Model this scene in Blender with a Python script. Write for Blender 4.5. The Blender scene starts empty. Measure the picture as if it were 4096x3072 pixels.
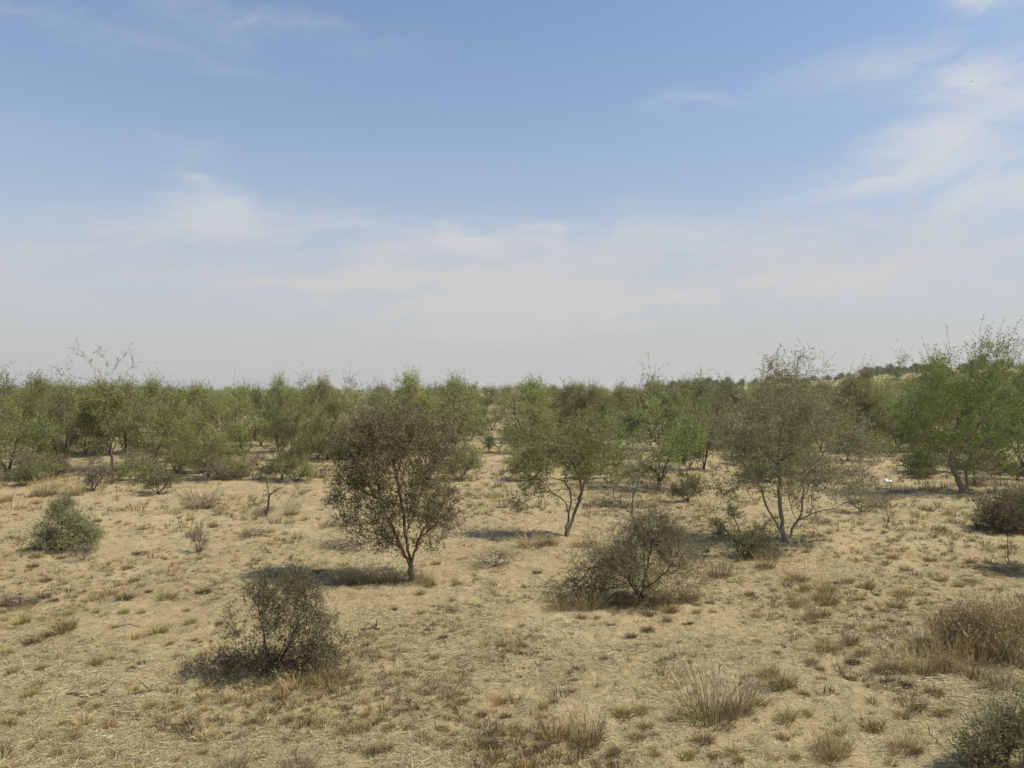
import bpy, math, random
import numpy as np
from mathutils import Vector

R = math.radians
sc = bpy.context.scene
C = sc.collection

# ------------------------------------------------------------------ camera, sky, sun, exposure
CAM_H = 2.7
F = 769.0
PITCH = math.atan(5.0 / F)
cam_d = bpy.data.cameras.new('camera')
cam = bpy.data.objects.new('camera', cam_d)
C.objects.link(cam)
cam.location = (0, 0, CAM_H)
cam.rotation_euler = (R(90) + PITCH, 0, 0)
cam_d.sensor_fit = 'HORIZONTAL'
cam_d.angle = 2 * math.atan(512 / F)
cam_d.clip_start = 0.05
cam_d.clip_end = 20000
sc.camera = cam

SUN_EL, SUN_AZ = R(56), R(-9)          # azimuth counted from +X towards +Y: the sun stands at the right, slightly beyond
sun_d = bpy.data.lights.new('sun', 'SUN')
sun_d.energy = 5.0
sun_d.angle = R(0.5)
sun_d.color = (1.0, 0.945, 0.81)
sun = bpy.data.objects.new('sun', sun_d)
C.objects.link(sun)
SD = Vector((math.cos(SUN_EL) * math.cos(SUN_AZ), math.cos(SUN_EL) * math.sin(SUN_AZ), math.sin(SUN_EL)))
sun.rotation_euler = SD.to_track_quat('Z', 'Y').to_euler()
sun.location = SD * 60

sc.view_settings.view_transform = 'Standard'
sc.view_settings.look = 'None'
sc.view_settings.gamma = 1.0
sc.view_settings.exposure = 0.27


class G:
    """small node-graph helper"""
    def __init__(s, nt):
        s.nt = nt
        s.n = nt.nodes
        s.l = nt.links

    def new(s, t, **kw):
        n = s.n.new(t)
        for k, v in kw.items():
            setattr(n, k, v)
        return n

    def put(s, sock, v):
        if isinstance(v, bpy.types.NodeSocket):
            s.l.new(v, sock)
        elif v is not None:
            sock.default_value = v

    def m(s, op, a, b=None, c=None, clamp=False):
        n = s.new('ShaderNodeMath', operation=op)
        n.use_clamp = clamp
        s.put(n.inputs[0], a)
        if b is not None:
            s.put(n.inputs[1], b)
        if c is not None:
            s.put(n.inputs[2], c)
        return n.outputs[0]

    def mix(s, f, a, b, blend='MIX'):
        n = s.new('ShaderNodeMix', data_type='RGBA', blend_type=blend)
        s.put(n.inputs[0], f)
        s.put(n.inputs[6], a)
        s.put(n.inputs[7], b)
        return n.outputs[2]

    def noise(s, vec, scale, detail=4, rough=0.55, dist=0.0):
        n = s.new('ShaderNodeTexNoise')
        s.put(n.inputs['Vector'], vec)
        n.inputs['Scale'].default_value = scale
        n.inputs['Detail'].default_value = detail
        n.inputs['Roughness'].default_value = rough
        n.inputs['Distortion'].default_value = dist
        return n.outputs['Fac']

    def ramp(s, f, stops):
        n = s.new('ShaderNodeValToRGB')
        s.put(n.inputs[0], f)
        e = n.color_ramp.elements
        while len(e) < len(stops):
            e.new(0.5)
        for el, (p, c) in zip(e, stops):
            el.position = p
            el.color = c if len(c) == 4 else (*c, 1)
        return n.outputs[0]

    def smooth(s, v, a, b):
        n = s.new('ShaderNodeMapRange', interpolation_type='SMOOTHSTEP')
        s.put(n.inputs[0], v)
        n.inputs[1].default_value = a
        n.inputs[2].default_value = b
        return n.outputs[0]

    def vec(s, x, y, z=0.0):
        n = s.new('ShaderNodeCombineXYZ')
        s.put(n.inputs[0], x)
        s.put(n.inputs[1], y)
        s.put(n.inputs[2], z)
        return n.outputs[0]


def make_world():
    w = bpy.data.worlds.new('World')
    sc.world = w
    w.use_nodes = True
    g = G(w.node_tree)
    bg = g.n['Background']
    sky = g.new('ShaderNodeTexSky', sky_type='NISHITA')
    sky.sun_disc = False
    sky.sun_elevation = SUN_EL
    sky.sun_rotation = R(90) - SUN_AZ
    sky.altitude = 0
    sky.air_density = 1.0
    sky.dust_density = 1.2
    sky.ozone_density = 2.5
    STR = 0.115
    tc = g.new('ShaderNodeTexCoord')
    sp = g.new('ShaderNodeSeparateXYZ')
    g.l.new(tc.outputs['Generated'], sp.inputs[0])
    x, y, z = sp.outputs
    az = g.m('MULTIPLY', g.m('ARCTAN2', x, y), 57.2958)
    el = g.m('MULTIPLY', g.m('ARCSINE', z), 57.2958)
    # wind-drawn warping shared by every wisp
    w1 = g.noise(g.vec(g.m('MULTIPLY', az, 0.10), g.m('MULTIPLY', el, 0.22), 3.1), 1.0, 6, 0.6)
    w2 = g.noise(g.vec(g.m('MULTIPLY', az, 0.10), g.m('MULTIPLY', el, 0.22), 9.7), 1.0, 6, 0.6)
    azw = g.m('ADD', az, g.m('MULTIPLY', g.m('SUBTRACT', w1, 0.5), 11.0))
    elw = g.m('ADD', el, g.m('MULTIPLY', g.m('SUBTRACT', w2, 0.5), 5.0))
    streak = g.noise(g.vec(g.m('MULTIPLY', azw, 0.085), g.m('MULTIPLY', g.m('SUBTRACT', elw, g.m('MULTIPLY', azw, 0.10)), 0.42), 1.3), 1.0, 7, 0.62)
    streak = g.smooth(streak, 0.38, 0.64)
    total = None
    # az, el, half-width, half-height (degrees), tilt, strength
    for (a, e, ra, re, tilt, k) in (
            (32.0, 24.8, 4.5, 1.4, -0.30, 1.4), (30.0, 19.6, 5.5, 1.5, -0.10, 0.95), (34.0, 17.8, 3.0, 1.2, 0.0, 0.3),
            (27.5, 15.4, 6.5, 0.95, 0.20, 0.8), (32.5, 13.4, 6.0, 1.3, -0.08, 0.5), (31.0, 11.8, 9.0, 1.6, 0.05, 0.42), (24.0, 9.5, 13.0, 1.6, 0.0, 0.2),
            (-5.0, 10.3, 8.5, 0.8, 0.24, 0.9), (7.0, 10.8, 11.0, 1.6, 0.05, 0.6), (-20.0, 11.2, 14.0, 0.9, 0.06, 0.4),
            (-6.0, 7.4, 24.0, 1.6, 0.02, 0.95), (12.0, 7.2, 22.0, 1.5, 0.03, 0.9),
            (4.0, 4.6, 16.0, 0.9, 0.05, 0.45), (-21.8, 14.0, 2.2, 1.5, -0.35, 0.5), (-24.0, 12.0, 8.0, 1.2, 0.1, 0.3),
            (-26.5, 9.0, 5.5, 1.3, 0.05, 0.5), (-18.0, 24.0, 8.0, 0.8, -0.05, 0.22), (-30.0, 22.5, 10.0, 0.7, -0.05, 0.16),
            (14.0, 20.0, 3.0, 0.7, 0.05, 0.18), (60, 20, 16, 6, 0.05, 0.6), (-70, 14, 20, 3, 0.05, 0.5), (120, 25, 30, 6, 0, 0.5), (-140, 16, 40, 4, 0, 0.5)):
        da = g.m('SUBTRACT', azw, a)
        de = g.m('SUBTRACT', g.m('SUBTRACT', elw, e), g.m('MULTIPLY', da, tilt))
        q = g.m('ADD', g.m('POWER', g.m('DIVIDE', da, ra), 2.0), g.m('POWER', g.m('DIVIDE', de, re), 2.0))
        v = g.m('MULTIPLY', g.m('EXPONENT', g.m('MULTIPLY', q, -0.9)), k)
        total = v if total is None else g.m('ADD', total, v)
    cl = g.m('MULTIPLY', total, g.m('ADD', 0.20, g.m('MULTIPLY', streak, 1.05)), clamp=True)
    cl = g.m('MULTIPLY', g.m('SUBTRACT', 1.0, g.m('EXPONENT', g.m('MULTIPLY', cl, -1.5))), 0.98)
    veil = g.m('MULTIPLY', g.m('EXPONENT', g.m('MULTIPLY', g.m('POWER', g.m('DIVIDE', g.m('MAXIMUM', el, 0.0), 13.5), 1.6), -1.0)), 0.90)
    veil = g.m('ADD', veil, 0.045)
    S = 0.83 / STR
    hazec = (0.540 * S, 0.525 * S, 0.525 * S, 1)
    cloudc = (0.70 * S, 0.705 * S, 0.71 * S, 1)
    tint = g.mix(g.smooth(el, 8.0, 14.0), (0.645 * S, 0.618 * S, 0.606 * S, 1), cloudc)
    # Nishita carries the blue; dust near the horizon and thin cirrus veil it
    blue = g.mix(1.0, sky.outputs[0], (1.02, 1.11, 1.13, 1), 'MULTIPLY')
    c1 = g.mix(veil, blue, hazec)
    c2 = g.mix(cl, c1, tint)
    g.l.new(c2, bg.inputs['Color'])
    bg.inputs['Strength'].default_value = STR


make_world()

# ------------------------------------------------------------------ terrain function and pixel -> ground helper
_prm = np.random.RandomState(7).permutation(4096)


def vnoise(x, y, seed=0):
    xi = np.floor(x).astype(np.int64)
    yi = np.floor(y).astype(np.int64)
    fx = x - xi
    fy = y - yi
    fx = fx * fx * (3 - 2 * fx)
    fy = fy * fy * (3 - 2 * fy)

    def h(a, b):
        return _prm[(_prm[(a + seed * 17) & 4095] + b * 7 + seed) & 4095] / 4095.0
    return (h(xi, yi) * (1 - fx) + h(xi + 1, yi) * fx) * (1 - fy) + (h(xi, yi + 1) * (1 - fx) + h(xi + 1, yi + 1) * fx) * fy


def sstep(a, b, v):
    t = np.clip((v - a) / (b - a), 0, 1)
    return t * t * (3 - 2 * t)


def gz_smooth(x, y):
    x = np.asarray(x, float)
    y = np.asarray(y, float)
    r = np.hypot(x, y)
    z = (vnoise(x / 6.0, y / 6.0, 1) - 0.5) * 0.16 + (vnoise(x / 2.1, y / 2.1, 2) - 0.5) * 0.07
    z = z * sstep(2, 7, r) + (vnoise(x / 55.0, y / 55.0, 3) - 0.5) * 1.2 * sstep(50, 160, r)
    # the low dune ridge that climbs towards the right
    az = np.degrees(np.arctan2(x, y))
    ridge = sstep(8, 34, az) * 4.3 + sstep(-2, 12, az) * 2.6 + sstep(34, 80, az) * 4
    ridge = ridge * (1 - sstep(100, 150, np.abs(az)))
    z = z + ridge * sstep(70, 215, r) * (0.88 + 0.24 * vnoise(x / 22.0, y / 22.0, 4))
    return z - 0.0 * r


def gz(x, y):
    x = np.asarray(x, float)
    y = np.asarray(y, float)
    near = 1 - sstep(30, 60, np.hypot(x, y))
    c = (vnoise(x / 0.33, y / 0.33, 5) - 0.5) * 0.060 + (vnoise(x / 0.13, y / 0.13, 6) - 0.5) * 0.036 + (vnoise(x / 0.055, y / 0.055, 8) - 0.5) * 0.016
    return gz_smooth(x, y) + c * near


def at(px, py):
    u = (px - 512) / F
    v = (384 - py) / F
    dy = math.cos(PITCH) - v * math.sin(PITCH)
    dz = v * math.cos(PITCH) + math.sin(PITCH)
    zg = 0.0
    for _ in range(12):
        t = (CAM_H - zg) / -dz
        zg = 0.5 * zg + 0.5 * float(gz_smooth(u * t, dy * t))
    t = (CAM_H - zg) / -dz
    return (u * t, dy * t, float(gz_smooth(u * t, dy * t)))


def to_px(x, y, z):
    yy = y * math.cos(PITCH) + (z - CAM_H) * math.sin(PITCH)
    zz = (z - CAM_H) * math.cos(PITCH) - y * math.sin(PITCH)
    return 512 + F * x / yy, 384 - F * zz / yy


# ------------------------------------------------------------------ mesh helpers
def link(name, data, parent=None, loc=None, rz=0.0, scale=None):
    o = bpy.data.objects.new(name, data)
    C.objects.link(o)
    if parent is not None:
        o.parent = parent
    if loc is not None:
        o.location = loc
    o.rotation_euler = (0, 0, rz)
    if scale is not None:
        o.scale = scale if hasattr(scale, '__len__') else (scale,) * 3
    return o


def tag(o, label=None, cat=None, group=None, kind=None):
    for k, v in (('label', label), ('category', cat), ('group', group), ('kind', kind)):
        if v:
            o[k] = v
    return o


def mk(name, V, Q, mats, mi=None, smooth=False):
    V = np.ascontiguousarray(V, np.float32)
    Q = np.ascontiguousarray(Q, np.int32)
    me = bpy.data.meshes.new(name)
    me.vertices.add(len(V))
    me.vertices.foreach_set('co', V.ravel())
    nq = len(Q)
    me.loops.add(nq * 4)
    me.loops.foreach_set('vertex_index', Q.ravel())
    me.polygons.add(nq)
    me.polygons.foreach_set('loop_start', np.arange(0, nq * 4, 4, dtype=np.int32))
    for m in (mats if isinstance(mats, (list, tuple)) else [mats]):
        me.materials.append(m)
    if mi is not None:
        me.polygons.foreach_set('material_index', np.ascontiguousarray(mi, np.int32))
    if smooth:
        me.polygons.foreach_set('use_smooth', np.ones(nq, bool))
    me.update(calc_edges=True)
    return me


class MB:
    def __init__(s):
        s.V, s.Q, s.M, s.n = [], [], [], 0

    def add(s, V, Q, m=0):
        if len(Q) == 0:
            return
        s.V.append(np.asarray(V, float))
        s.Q.append(np.asarray(Q, int) + s.n)
        s.M.append(np.full(len(Q), m, int))
        s.n += len(V)

    def mesh(s, name, mats, smooth=False):
        return mk(name, np.concatenate(s.V), np.concatenate(s.Q), mats, np.concatenate(s.M), smooth)


def nrm(v):
    return v / np.maximum(np.linalg.norm(v, axis=-1, keepdims=True), 1e-9)


def rand_dirs(rng, n):
    return nrm(rng.normal(size=(n, 3)))


REF = nrm(np.array([[0.31, 0.93, 0.17]]))


def frusta(p0, p1, r0, r1, d0, d1, sides):
    """one open prism per edge, rings square to the node directions so that neighbours meet"""
    n = len(p0)
    a = np.arange(sides) * 2 * np.pi / sides
    ca, sa = np.cos(a), np.sin(a)

    def ring(p, r, d):
        u = nrm(np.cross(d, REF))
        w = np.cross(d, u)
        return p[:, None, :] + r[:, None, None] * (ca[None, :, None] * u[:, None, :] + sa[None, :, None] * w[:, None, :])
    V = np.concatenate([ring(p0, r0, d0), ring(p1, r1, d1)], 1).reshape(-1, 3)
    i = np.arange(sides)
    j = (i + 1) % sides
    q = np.stack([i, j, j + sides, i + sides], 1)
    Q = (np.arange(n)[:, None, None] * (2 * sides) + q[None]).reshape(-1, 4)
    return V, Q


def leaves(pos, d, length, width, rng):
    """flat diamond leaves"""
    n = len(pos)
    s = nrm(np.cross(d, rand_dirs(rng, n))) * (width * 0.5)[:, None]
    tip = pos + d * length[:, None]
    mid = pos + d * (length * 0.45)[:, None]
    V = np.stack([pos, mid + s, tip, mid - s], 1).reshape(-1, 3)
    return V, np.arange(4 * n).reshape(-1, 4)


def blades(base, d, length, width, bend, rng):
    """two-piece bent grass blades"""
    n = len(base)
    s = nrm(np.cross(d, rand_dirs(rng, n))) * (width * 0.5)[:, None]
    mid = base + d * (length * 0.55)[:, None]
    d2 = nrm(d + bend)
    tip = mid + d2 * (length * 0.45)[:, None]
    V = np.stack([base - s, base + s, mid + s * 0.8, mid - s * 0.8, tip + s * 0.2, tip - s * 0.2], 1).reshape(-1, 3)
    o = np.arange(n)[:, None] * 6
    Q = np.concatenate([o + np.array([[0, 1, 2, 3]]), o + np.array([[3, 2, 4, 5]])], 0)
    return V, Q


# ------------------------------------------------------------------ materials
def new_mat(name):
    m = bpy.data.materials.new(name)
    m.use_nodes = True
    g = G(m.node_tree)
    return m, g, g.n['Principled BSDF'], g.n['Material Output']


def mat_leaf(name, cols, trans=0.42, var=0.35):
    m, g, b, out = new_mat(name)
    geo = g.new('ShaderNodeNewGeometry')
    oi = g.new('ShaderNodeObjectInfo')
    tc = g.new('ShaderNodeTexCoord')
    k = len(cols)
    col = g.ramp(geo.outputs['Random Per Island'], [(i / max(k - 1, 1), c) for i, c in enumerate(cols)])
    nz = g.noise(tc.outputs['Object'], 1.7, 2)
    val = g.m('ADD', 1.0 - var * 0.5, g.m('MULTIPLY', oi.outputs['Random'], var))
    val = g.m('MULTIPLY', val, g.m('ADD', 0.72, g.m('MULTIPLY', nz, 0.56)))
    hsv = g.new('ShaderNodeHueSaturation')
    g.l.new(col, hsv.inputs['Color'])
    g.l.new(val, hsv.inputs['Value'])
    g.l.new(g.m('ADD', 0.490, g.m('MULTIPLY', oi.outputs['Random'], 0.020)), hsv.inputs['Hue'])
    c = hsv.outputs[0]
    g.l.new(c, b.inputs['Base Color'])
    b.inputs['Roughness'].default_value = 0.6
    b.inputs['Specular IOR Level'].default_value = 0.25
    tr = g.new('ShaderNodeBsdfTranslucent')
    g.l.new(c, tr.inputs['Color'])
    mx = g.new('ShaderNodeMixShader')
    mx.inputs[0].default_value = trans
    g.l.new(b.outputs[0], mx.inputs[1])
    g.l.new(tr.outputs[0], mx.inputs[2])
    g.l.new(mx.outputs[0], out.inputs['Surface'])
    return m


def mat_bark(name, c1, c2, scale=14):
    m, g, b, out = new_mat(name)
    tc = g.new('ShaderNodeTexCoord')
    mp = g.new('ShaderNodeMapping')
    mp.inputs['Scale'].default_value = (1, 1, 0.3)
    g.l.new(tc.outputs['Object'], mp.inputs[0])
    nz = g.noise(mp.outputs[0], scale, 6, 0.65)
    g.l.new(g.ramp(nz, [(0.3, c1), (0.7, c2)]), b.inputs['Base Color'])
    b.inputs['Roughness'].default_value = 0.85
    b.inputs['Specular IOR Level'].default_value = 0.2
    bp = g.new('ShaderNodeBump')
    bp.inputs['Strength'].default_value = 0.6
    bp.inputs['Distance'].default_value = 0.01
    g.l.new(nz, bp.inputs['Height'])
    g.l.new(bp.outputs[0], b.inputs['Normal'])
    return m


M = {}
M['leaf_grey'] = mat_leaf('grey_green_leaf', [(0.072, 0.077, 0.029), (0.170, 0.178, 0.069), (0.335, 0.335, 0.152)])
M['leaf_olive'] = mat_leaf('olive_leaf', [(0.095, 0.100, 0.034), (0.188, 0.200, 0.078), (0.36, 0.36, 0.175)])
M['leaf_green'] = mat_leaf('green_leaf', [(0.085, 0.130, 0.024), (0.185, 0.250, 0.050), (0.34, 0.39, 0.11)])
M['leaf_dark'] = mat_leaf('dark_green_leaf', [(0.048, 0.062, 0.018), (0.115, 0.130, 0.036), (0.23, 0.235, 0.08)])
M['leaf_thicket'] = mat_leaf('thicket_leaf', [(0.100, 0.122, 0.028), (0.215, 0.245, 0.058), (0.39, 0.405, 0.13)], 0.42, 0.5)
M['leaf_brown'] = mat_leaf('brownish_leaf', [(0.110, 0.092, 0.048), (0.20, 0.170, 0.085), (0.32, 0.27, 0.15)])
M['leaf_far_hazed'] = mat_leaf('far_leaf_haze_tinted', [(0.085, 0.095, 0.055), (0.125, 0.135, 0.078), (0.18, 0.18, 0.11)])  # distance haze put into the leaf colour: greyer, flatter tones for the far bushes
M['leaf_pale'] = mat_leaf('pale_green_leaf', [(0.105, 0.122, 0.038), (0.215, 0.238, 0.082), (0.40, 0.41, 0.175)])
M['leaf_silver'] = mat_leaf('grey_olive_leaf', [(0.095, 0.098, 0.048), (0.21, 0.212, 0.105), (0.40, 0.39, 0.215)])
M['leaf_thorn'] = mat_leaf('brown_olive_leaf', [(0.075, 0.060, 0.030), (0.165, 0.140, 0.065), (0.31, 0.275, 0.14)])
M['bark_warm'] = mat_bark('warm_bark', (0.13, 0.085, 0.045), (0.30, 0.20, 0.105))
M['bark_dark'] = mat_bark('dark_bark', (0.045, 0.034, 0.025), (0.12, 0.088, 0.06))
M['bark_pale'] = mat_bark('pale_bark', (0.16, 0.125, 0.085), (0.34, 0.27, 0.18))
M['bark_grey'] = mat_bark('grey_brown_bark', (0.085, 0.065, 0.048), (0.20, 0.155, 0.11))
M['twig_dark'] = mat_leaf('dark_twig', [(0.055, 0.044, 0.031), (0.125, 0.103, 0.074)], 0.0, 0.2)
M['twig_grey'] = mat_leaf('grey_twig', [(0.13, 0.105, 0.066), (0.265, 0.220, 0.145), (0.37, 0.31, 0.215)], 0.0, 0.25)
M['straw'] = mat_leaf('straw_blade', [(0.28, 0.19, 0.075), (0.42, 0.31, 0.13), (0.50, 0.40, 0.20), (0.34, 0.25, 0.12)], 0.15, 0.3)
M['ochre'] = mat_leaf('ochre_blade', [(0.165, 0.108, 0.042), (0.28, 0.19, 0.078), (0.40, 0.30, 0.135), (0.21, 0.165, 0.07)], 0.15, 0.35)
M['olivegrass'] = mat_leaf('olive_grass_blade', [(0.17, 0.155, 0.055), (0.27, 0.225, 0.085), (0.38, 0.31, 0.14), (0.30, 0.20, 0.075)], 0.18, 0.35)
M['brownstub'] = mat_leaf('brown_stubble', [(0.070, 0.054, 0.028), (0.130, 0.100, 0.050), (0.24, 0.18, 0.09)], 0.08, 0.3)
M['rust'] = mat_leaf('rust_blade', [(0.22, 0.085, 0.022), (0.34, 0.15, 0.04), (0.42, 0.22, 0.08)], 0.15, 0.1)
M['greydry'] = mat_leaf('grey_dry_stalk', [(0.20, 0.165, 0.095), (0.33, 0.27, 0.155), (0.47, 0.39, 0.235)], 0.1, 0.25)
M['litter'] = mat_leaf('straw_litter_piece', [(0.09, 0.068, 0.040), (0.25, 0.195, 0.105), (0.36, 0.288, 0.158), (0.54, 0.45, 0.26), (0.155, 0.120, 0.068)], 0.05, 0.0)


def mat_ground():
    m, g, b, out = new_mat('sandy_ground')
    tc = g.new('ShaderNodeTexCoord')
    P = tc.outputs['Object']
    big = g.noise(P, 0.16, 4)
    mid = g.noise(P, 0.9, 5, 0.6)
    fine = g.noise(P, 9.0, 6, 0.7)
    col = g.ramp(g.m('ADD', g.m('MULTIPLY', big, 0.5), g.m('MULTIPLY', mid, 0.5)),
                 [(0.36, (0.272, 0.213, 0.113)), (0.5, (0.326, 0.260, 0.142)), (0.62, (0.375, 0.306, 0.176))])
    col = g.mix(1.0, col, g.ramp(fine, [(0.28, (0.58, 0.55, 0.52)), (0.45, (0.94, 0.94, 0.93)), (0.75, (1.2, 1.18, 1.14))]), 'MULTIPLY')
    litter = g.noise(P, 2.6, 5, 0.65)
    col = g.mix(g.m('MULTIPLY', g.smooth(litter, 0.54, 0.68), 0.6), col, (0.20, 0.150, 0.082, 1))
    # bleached straw flecks and crumbs, thinning out on the bare patches
    for ang, sx, seed in ((0.4, 1.0, 0.0), (1.5, 1.0, 5.0), (2.6, 1.0, 11.0)):
        mp = g.new('ShaderNodeMapping')
        mp.inputs['Rotation'].default_value = (0, 0, ang)
        mp.inputs['Location'].default_value = (seed, seed * 2, 0)
        mp.inputs['Scale'].default_value = (9, 65, 1)
        g.l.new(P, mp.inputs[0])
        st = g.noise(mp.outputs[0], 1.0, 2, 0.5, 0.6)
        col = g.mix(g.m('MULTIPLY', g.smooth(st, 0.60, 0.70), 0.38), col, (0.48, 0.385, 0.215, 1))
        col = g.mix(g.m('MULTIPLY', g.smooth(st, 0.40, 0.30), 0.35), col, (0.185, 0.125, 0.062, 1))
    g.l.new(col, b.inputs['Base Color'])
    b.inputs['Roughness'].default_value = 0.95
    b.inputs['Specular IOR Level'].default_value = 0.1
    b1 = g.new('ShaderNodeBump')
    b1.inputs['Strength'].default_value = 0.9
    b1.inputs['Distance'].default_value = 0.05
    g.l.new(g.noise(P, 22.0, 6, 0.7), b1.inputs['Height'])
    b2 = g.new('ShaderNodeBump')
    b2.inputs['Strength'].default_value = 0.6
    b2.inputs['Distance'].default_value = 0.10
    g.l.new(g.noise(P, 4.5, 4, 0.6), b2.inputs['Height'])
    g.l.new(b1.outputs[0], b2.inputs['Normal'])
    g.l.new(b2.outputs[0], b.inputs['Normal'])
    return m


M['ground'] = mat_ground()


# ------------------------------------------------------------------ the ground
def build_ground():
    th = np.concatenate([np.arange(-180, -46, 4.0), np.arange(-46, 46, 0.2), np.arange(46, 180, 4.0)])
    th = np.radians(th)
    rr = [0.3]
    while rr[-1] < 6000:
        r = rr[-1]
        rr.append(r * (1.25 if r < 3 else 1.0085 if r < 45 else 1.025 if r < 400 else 1.12))
    rr = np.array(rr)
    T, Rr = np.meshgrid(th, rr)
    X = Rr * np.sin(T)
    Y = Rr * np.cos(T)
    Z = gz(X, Y)
    Z = Z * (1 - sstep(500, 1500, Rr)) - sstep(600, 6000, Rr) * 6
    nT, nR = len(th), len(rr)
    V = np.stack([X.ravel(), Y.ravel(), Z.ravel()], 1)
    i = np.arange(nR - 1)[:, None] * nT
    j = np.arange(nT)[None, :]
    jn = (j + 1) % nT
    Q = np.stack([(i + j), (i + jn), (i + nT + jn), (i + nT + j)], -1).reshape(-1, 4)[:, ::-1]
    centre = len(V)
    V = np.concatenate([V, [[0, 0, float(Z[0].mean())]]])
    cap = np.stack([np.full(nT, centre), np.arange(nT), (np.arange(nT) + 1) % nT, (np.arange(nT) + 1) % nT], 1)
    o = link('ground', mk('ground', V, Q, M['ground'], smooth=True))
    tag(o, 'sandy tan ground strewn with dry straw', 'ground', kind='structure')
    return o


build_ground()


# ------------------------------------------------------------------ loose straw: nobody could count it
def build_litter():
    rng = np.random.RandomState(11)
    n = 520000
    a = np.radians(rng.uniform(-40, 40, n))
    # nearer ground carries more pieces in view: density falls with distance
    u = rng.uniform(size=n)
    r0, r1 = 4.2, 42.0
    r = 1 / (1 / r0 - u * (1 / r0 - 1 / r1))
    x, y = r * np.sin(a), r * np.cos(a)
    dens = 0.12 + 0.88 * sstep(0.36, 0.62, 0.6 * vnoise(x / 1.3, y / 1.3, 21) + 0.4 * vnoise(x / 0.4, y / 0.4, 22))
    k = rng.uniform(size=n) < dens
    x, y, r = x[k], y[k], r[k]
    n = len(x)
    yaw = rng.uniform(0, 2 * np.pi, n)
    L = rng.gamma(2.2, 0.016, n) + 0.012
    W = rng.uniform(0.0016, 0.0042, n) * np.clip(r / 7, 1, 3)
    d = np.stack([np.cos(yaw), np.sin(yaw), rng.normal(0.04, 0.12, n)], 1)
    d = nrm(d)
    z0 = gz(x, y)
    p = np.stack([x, y, z0 + 0.004 + np.abs(rng.normal(0, 0.008, n))], 1)
    e = p + d * L[:, None]
    e[:, 2] = np.maximum(e[:, 2], gz(e[:, 0], e[:, 1]) + 0.004)
    s = nrm(np.cross(d, np.array([[0, 0, 1.0]]) + rng.normal(0, 0.35, (n, 3)))) * (W * 0.5)[:, None]
    V = np.stack([p - s, p + s, e + s * 0.6, e - s * 0.6], 1).reshape(-1, 3)
    Q = np.arange(4 * n).reshape(-1, 4)
    ob = link('straw_litter', mk('straw_litter', V, Q, M['litter']))
    tag(ob, 'bleached bits of straw scattered all over the sandy ground', 'straw litter', kind='stuff')


build_litter()


# ------------------------------------------------------------------ grass prototypes
def tuft_mesh(name, mat, n, rad, h, spread, seed, w=0.0045, short=0.35):
    rng = np.random.RandomState(seed)
    a = rng.uniform(0, 2 * np.pi, n)
    rr = rad * np.sqrt(rng.uniform(0, 1, n)) * 0.75
    base = np.stack([np.cos(a) * rr, np.sin(a) * rr, np.full(n, -0.02)], 1)
    t = (rr / rad) * spread * rng.uniform(0.5, 1.5, n) + rng.normal(0, 0.18, n)
    d = np.stack([np.cos(a) * np.sin(t), np.sin(a) * np.sin(t), np.cos(t)], 1)
    d = nrm(d + rng.normal(0, 0.12, (n, 3)))
    L = h * rng.uniform(short, 1.0, n) + 0.02
    bend = np.stack([np.cos(a), np.sin(a), np.full(n, -0.5)], 1) * rng.uniform(0.0, 0.9, n)[:, None] + rng.normal(0, 0.2, (n, 3))
    V, Q = blades(base, d, L, np.full(n, w) * rng.uniform(0.6, 1.4, n), bend, rng)
    return mk(name, V, Q, mat)


TUFT = {}
for kind, mat, hh, nb in (('ochre', 'ochre', 0.62, 230), ('straw', 'straw', 0.58, 190), ('olive', 'olivegrass', 0.66, 240), ('brown', 'brownstub', 0.46, 250), ('rust', 'rust', 0.75, 260)):
    # unit tufts about 1 m across, scaled to the tuft's real width
    TUFT[kind] = [tuft_mesh('grass_tuft', M[mat], nb, 0.42, hh * (0.9 + 0.12 * q), 0.95, 100 + q * 7 + len(kind), 0.017) for q in range(4)]


def tall_tussock(stalk_mat, leaf_mat, n_l, n_s, rad, hl, hs, seed, lean=(0, 0)):
    """meshes: a low skirt of leaves and a spray of tall dry stalks"""
    rng = np.random.RandomState(seed)
    lm = tuft_mesh('leaf_skirt', M[leaf_mat], n_l, rad, hl, 0.85, seed + 1, 0.006)
    a = rng.uniform(0, 2 * np.pi, n_s)
    rr = rad * 0.7 * np.sqrt(rng.uniform(0, 1, n_s))
    base = np.stack([np.cos(a) * rr, np.sin(a) * rr, np.full(n_s, -0.02)], 1)
    t = rr / rad * 0.55 + np.abs(rng.normal(0, 0.16, n_s))
    d = nrm(np.stack([np.cos(a) * np.sin(t) + lean[0], np.sin(a) * np.sin(t) + lean[1], np.cos(t)], 1))
    L = hs * rng.uniform(0.5, 1.0, n_s)
    bend = np.stack([np.cos(a), np.sin(a), np.full(n_s, -0.2)], 1) * rng.uniform(0, 0.35, n_s)[:, None]
    mb = MB()
    mb.add(*blades(base, d, L, rng.uniform(0.004, 0.0075, n_s), bend, rng))
    # slim seed heads and side sprigs on the upper stalk
    k = n_s * 3
    idx = rng.randint(0, n_s, k)
    f = rng.uniform(0.45, 1.0, k)
    mid = base[idx] + d[idx] * (L[idx] * 0.55)[:, None]
    d2 = nrm(d + bend)
    p = np.where((f < 0.55)[:, None], base[idx] + d[idx] * (L[idx] * f)[:, None], mid + d2[idx] * (L[idx] * (f - 0.55))[:, None])
    sd = nrm(d2[idx] * 1.5 + rand_dirs(rng, k) * 0.7)
    mb.add(*leaves(p, sd, rng.uniform(0.03, 0.09, k), rng.uniform(0.004, 0.010, k), rng))
    return lm, mb.mesh('stalk_spray', [M[stalk_mat]])


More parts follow.
